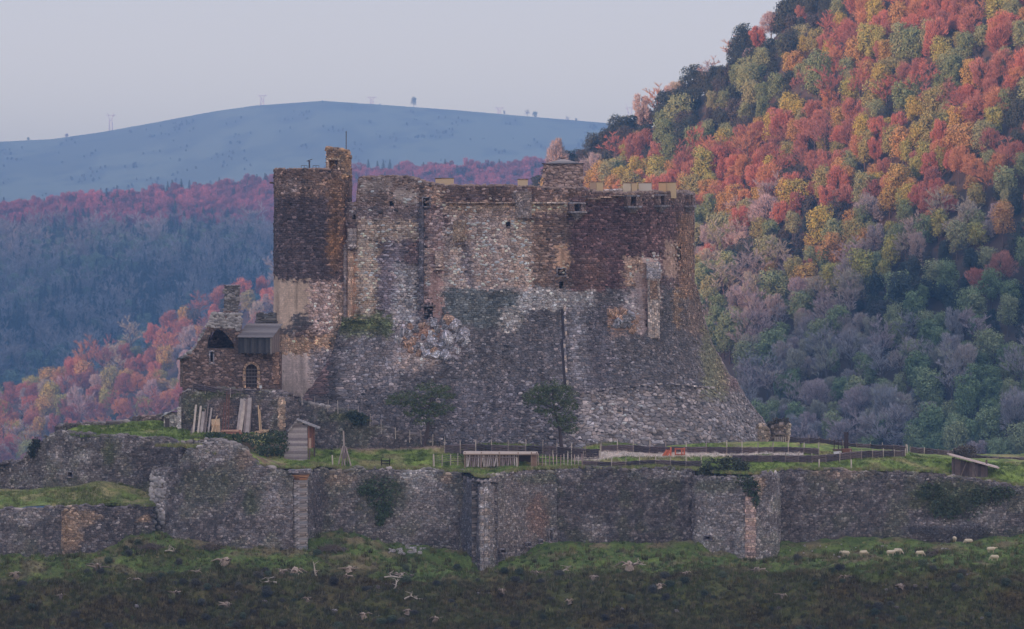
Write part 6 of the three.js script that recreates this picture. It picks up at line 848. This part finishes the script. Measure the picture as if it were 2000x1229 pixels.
  leafMass('shrub', 'pale dead bramble at the foot of the wall beside the sheep', 'shrub', [B(1850, 1040, 26.2, 2.6, 0.8, 0.5), B(1900, 1035, 26.5, 2.4, 0.8, 0.5), B(1800, 1035, 26, 1.8, 0.5, 0.4)], [0.17, 0.15, 0.15], 0.09, 2600, 223);
}
// ------------------------------------------------------------------ stumps, branches, stones and tufts on the slope
{
  const r = rngOf(301), gm = [wood(104, 94, 88), wood(86, 78, 74), wood(124, 112, 104)], S = (px, py) => { let z = 40; for (let k = 0; k < 30; k++) { const p = toPy(slopeY(X(px, z), z), z); z += (py - p) * 0.06; } return V(X(px, z), slopeY(X(px, z), z), z); };
  for (const [px, py, s] of [[1480, 1122, 0.9], [1160, 1135, 0.7], [1290, 1150, 0.6], [1650, 1135, 0.7], [1530, 1170, 0.6], [980, 1160, 0.6], [120, 1170, 0.6], [340, 1165, 0.6], [600, 1175, 0.5], [1760, 1150, 0.6], [190, 1116, 1], [262, 1140, 0.7], [440, 1104, 1], [445, 1190, 0.9], [550, 1122, 0.7], [575, 1124, 1], [682, 1118, 0.8], [676, 1132, 0.6], [780, 1130, 0.7], [1230, 1112, 1], [1340, 1128, 0.7], [710, 1208, 0.7], [850, 1214, 0.6], [795, 1200, 0.6], [30, 1128, 0.7], [385, 1122, 0.5], [1045, 1125, 0.6], [1112, 1180, 0.5]]) {
    const big = s > 0.85, t = thing('tree_stump', big ? 'large weathered stump with torn roots on the rough slope' : 'small grey stump on the rough slope', 'stump', S(px, py).add(V(0, 0.22, 0)), big ? 'large stumps on the slope' : 'small stumps on the slope', r() * 6); t.scale.setScalar(1.35); const g = new GB(); const pts = []; for (let k = 0; k < 4; k++) pts.push(V((r() - 0.5) * 0.15, k * 0.22 * s - 0.2, (r() - 0.5) * 0.15)); g.tube(pts, [0.42 * s, 0.32 * s, 0.27 * s, 0.22 * s], 8); part('bole', g.geo(), gm[Math.floor(r() * 3)], t);
    for (let k = 0; k < 7; k++) { const a = k * 0.95 + r(), L = (0.5 + 0.8 * r()) * s, q = new GB(); q.tube([V(0, 0.12 * s, 0), V(Math.cos(a) * L * 0.5, (0.18 + 0.3 * r()) * s, Math.sin(a) * L * 0.5), V(Math.cos(a) * L, (r() * 0.5 - 0.05) * s, Math.sin(a) * L)], [0.12 * s, 0.08 * s, 0.03 * s], 5); part('root', q.geo(), gm[Math.floor(r() * 3)], t); }
  }
  for (const [px, py, dx, dy, lab] of [[322, 1079, 24, 14, 'pale forked branch lying on the grass below the bastion'], [618, 1126, -6, 28, 'thin crooked white branch standing on the slope'], [750, 1130, 40, 6, 'tangled dead branch on the slope below the rampart'], [790, 1172, 34, -12, 'long bare branch lying low on the dark slope'], [1235, 1105, 26, -4, 'grey branch lying across a stump below the dark rampart'], [1100, 1117, 14, 12, 'short pale branch near the tip of the pointed bastion'], [770, 1152, 6, 20, 'small upright dead branch below the rampart'], [540, 1140, -40, 4, 'dark fallen branch on the scrub slope']]) {
    const p = S(px, py), t = thing('fallen_branch', lab, 'branch', p, 'dead branches on the slope'), k = 1 / 17, main = [V(0, 0.1, 0), V(dx * k * 0.35, 0.25 + Math.max(0, -dy) * k * 0.3, 0.2), V(dx * k * 0.7, 0.12 + Math.max(0, Math.abs(dy) > 15 ? dy : 0) * k * 0.6, 0.1), V(dx * k, Math.abs(dy) > 15 ? dy * k : 0.1, 0)]; const g = new GB(); g.tube(main, [0.1, 0.08, 0.06, 0.03], 6); part('stem', g.geo(), wood(150, 142, 136), t);
    for (let q = 0; q < 4; q++) { const b = new GB(), o = main[1 + (q % 2)]; b.tube([o, o.clone().add(V((r() - 0.5) * 0.6, 0.2 + 0.2 * r(), (r() - 0.5) * 0.5)), o.clone().add(V((r() - 0.5) * 1.4, 0.3 + 0.4 * r(), (r() - 0.5)))], [0.05, 0.035, 0.015], 4); part('twig', b.geo(), wood(134, 126, 122), t); }
  }
  for (const [px, py, n, lab] of [[295, 1072, 220, 'brush pile of grey dead twigs below the bastion'], [650, 1075, 260, 'wide brush pile of grey twigs under the rampart'], [410, 1072, 120, 'small brush pile beside the bastion foot'], [1830, 1085, 160, 'dark brush heap in the earth hollow by the sheep']]) {
    const t = thing('brush_pile', lab, 'brush pile', S(px, py), 'brush piles on the slope'), g = new GB(); for (let k = 0; k < n; k++) { const a = r() * 6.28, q = r() * 1.7, p = V(Math.cos(a) * q, 0.1 + (1.7 - q) * 0.3 * r(), Math.sin(a) * q), d = V(r() - 0.5, (r() - 0.3) * 0.5, r() - 0.5).normalize().multiplyScalar(0.4 + 0.5 * r()); g.tube([p.clone().sub(d), p, p.clone().add(d)], [0.02, 0.025, 0.01], 3); } const m = part('twigs', g.geo(), gm[1], t); m.userData.kind = 'stuff';
  }
  const rocks = (n, fn, mats, s0, s1, name, label, group) => { for (let k = 0; k < n; k++) { const [px, py] = fn(k), o = new THREE.Mesh(rockGeo[k % 4], mats[k % mats.length]); o.name = numbered(name); o.position.copy(S(px, py)).add(V(0, 0.05, 0)); const s = lerp(s0, s1, r()); o.scale.set(s * 1.3, s * 0.8, s); o.rotation.y = r() * 6; scene.add(o); tag(o, label, 'stone', group); } };
  const pm = [stoneMat([168, 164, 168], R1), stoneMat([140, 136, 142], R1)], dm = [stoneMat([104, 100, 104], R1), stoneMat([86, 80, 80], R1)];
  rocks(26, () => [lerp(755, 830, r()), lerp(1066, 1084, r())], pm, 0.12, 0.3, 'fallen_stone', 'pale fallen stone in the scatter below the rampart', 'fallen stones below the rampart');
  rocks(16, () => [lerp(1840, 1905, r()), lerp(1066, 1084, r())], pm, 0.12, 0.26, 'pasture_stone', 'pale stone lying among the sheep', 'pale stones in the sheep pasture');
  rocks(40, () => [lerp(20, 1980, r()), lerp(1110, 1210, r())], dm, 0.12, 0.3, 'slope_stone', 'dark stone half sunk in the rough slope', 'dark stones on the slope');
  rocks(18, () => [lerp(1500, 1740, r()), lerp(1064, 1090, r())], pm, 0.08, 0.16, 'pasture_pebble', 'small pale stone in the grass under the long rampart', 'small stones under the rampart');
  // tufts: countless blades of grass and scrub
  const tuft = (seed, h, n) => { const q = rngOf(seed), g = new GB(); for (let k = 0; k < n; k++) { const a = q() * 6.28, d = V(Math.cos(a) * (0.2 + q() * 0.5), 0.6 + q() * 0.6, Math.sin(a) * (0.2 + q() * 0.5)).multiplyScalar(h), o = V((q() - 0.5) * h, 0, (q() - 0.5) * h), s = V(-Math.sin(a), 0, Math.cos(a)).multiplyScalar(h * 0.07); g.tri(g.v(o.x - s.x, -0.05, o.z - s.z), g.v(o.x + s.x, -0.05, o.z + s.z), g.v(o.x + d.x, d.y, o.z + d.z)); } return g.geo(); };
  const tm = new THREE.MeshStandardMaterial({ color: rgb([1, 1, 1]), roughness: 1, side: THREE.DoubleSide }), m4 = new THREE.Matrix4(), qq = new THREE.Quaternion(), yA = V(0, 1, 0);
  const field = (name, label, geo, n, fn) => { const o = new THREE.InstancedMesh(geo, tm, n); o.name = name; scene.add(o); tag(o, label, 'grass', null, 'stuff'); for (let k = 0; k < n; k++) { const [x, y, z, s, c] = fn(); o.setMatrixAt(k, m4.compose(V(x, y, z), qq.setFromAxisAngle(yA, r() * 6.28), V(s, s * (0.7 + 0.6 * r()), s))); o.setColorAt(k, rgb(jit(c, r, 0.45))); } };
  field('slope_scrub', 'rough grass and dead bracken covering the slope', tuft(5, 0.42, 16), 62000, () => { let x, z, n; do { x = lerp(-72, 72, r()); z = lerp(26, 74, Math.sqrt(r())); n = fbm(x * 0.35, z * 0.35, 611); } while (z < frontZ(x) + 0.6 || n < 0.22 + 0.2 * r()); const c = slopeCol(x, z), y = slopeY(x, z) + (fbm(x * 0.9, z * 0.9, 93) - 0.5) * 0.9 + (fbm(x * 0.2, z * 0.2, 98) - 0.5) * 1.35; return [x, y, z, 0.4 + 0.6 * r() * (z > 46 ? 1.2 : 0.7), mix(c, r() < 0.34 ? DRY.map((v) => v * (z > 42 ? 0.55 : 0.9)) : c, 0.7)]; });  // dry tufts darkened downslope along with the ground colour
  field('slope_tussocks', 'olive and straw-coloured tussocks on the rough slope', tuft(9, 0.6, 30), 1800, () => { let x, z; do { x = lerp(-72, 72, r()); z = lerp(32, 74, r()); } while (z < frontZ(x) + 1.5); const y = slopeY(x, z) + (fbm(x * 0.9, z * 0.9, 93) - 0.5) * 0.9 + (fbm(x * 0.2, z * 0.2, 98) - 0.5) * 1.35; return [x, y, z, 0.5 + 0.7 * r(), mix(mix(DARKENED_SCRUB, DRY, 0.5 * r()), GRASS, 0.4 * r()).map((v) => v * 0.85)]; });
  { const N = 260, o = new THREE.InstancedMesh(bushP[1].crown, tm, N); o.name = 'heather_clumps'; scene.add(o); tag(o, 'low dark heather and bramble clumps on the slope', 'scrub', null, 'stuff'); for (let k = 0; k < N; k++) { let x, z; do { x = lerp(-72, 72, r()); z = lerp(36, 74, Math.sqrt(r())); } while (z < frontZ(x) + 2 || fbm(x * 0.15, z * 0.25, 641) < 0.42); const s = 0.06 + 0.09 * r(); o.setMatrixAt(k, m4.compose(V(x, slopeY(x, z) + (fbm(x * 0.9, z * 0.9, 93) - 0.5) * 0.9 + (fbm(x * 0.2, z * 0.2, 98) - 0.5) * 1.35 - 0.05, z), qq.setFromAxisAngle(yA, r() * 6.28), V(s * 1.6, s * 0.9, s * 1.4))); o.setColorAt(k, rgb(jit(r() < 0.5 ? [0.085, 0.075, 0.055] : [0.085, 0.10, 0.05], r, 0.4))); } }
  field('lawn_grass', 'short grass of the terrace lawn', tuft(6, 0.22, 12), 12000, () => { let x, z; do { x = lerp(X(560, 25), X(2040, 22), r()); z = lerp(14, 34, r()); } while (z > frontZ(x) - 1.2); return [x, terraceY(x, z) + (fbm(x * 0.9, z * 0.9, 91) - 0.5) * 0.35 + (fbm(x * 0.2, z * 0.2, 96) - 0.5) * 0.5, z, 0.7 + 0.5 * r(), terraceCol(x, z)]; });
  field('wall_top_grass', 'dry grass and weeds along the wall tops', tuft(7, 0.3, 14), 3200, () => { const x = lerp(X(300, 34), X(2060, 25), r()), z = frontZ(x) - 0.2 - 1.6 * r(); return [x, terraceY(x, z) + 0.02, z, 0.7 + 0.6 * r(), mix(GRASS, DRY, r())]; });
  field('bank_grass', 'tussocky grass of the bank and mound lawn', tuft(8, 0.3, 14), 5200, () => { if (r() < 0.6) { const x = lerp(-72, X(300, 34), r()), z = lerp(24, 35, r()); return [x, bankY(x, z), z, 0.6 + 0.8 * r(), mix(mix(GRASS, DEEP, r()), DRY, 0.5 * r())]; } const x = lerp(X(140, 22), X(470, 22), r()), z = lerp(13, 24, r()); return [x, terraceY(x, z), z, 0.6 + 0.6 * r(), mix(GRASS, DEEP, r())]; });
}
// ------------------------------------------------------------------ draw
scene.traverse((o) => { if (o.isMesh) { o.castShadow = true; o.receiveShadow = true; } });
renderer.render(scene, camera);
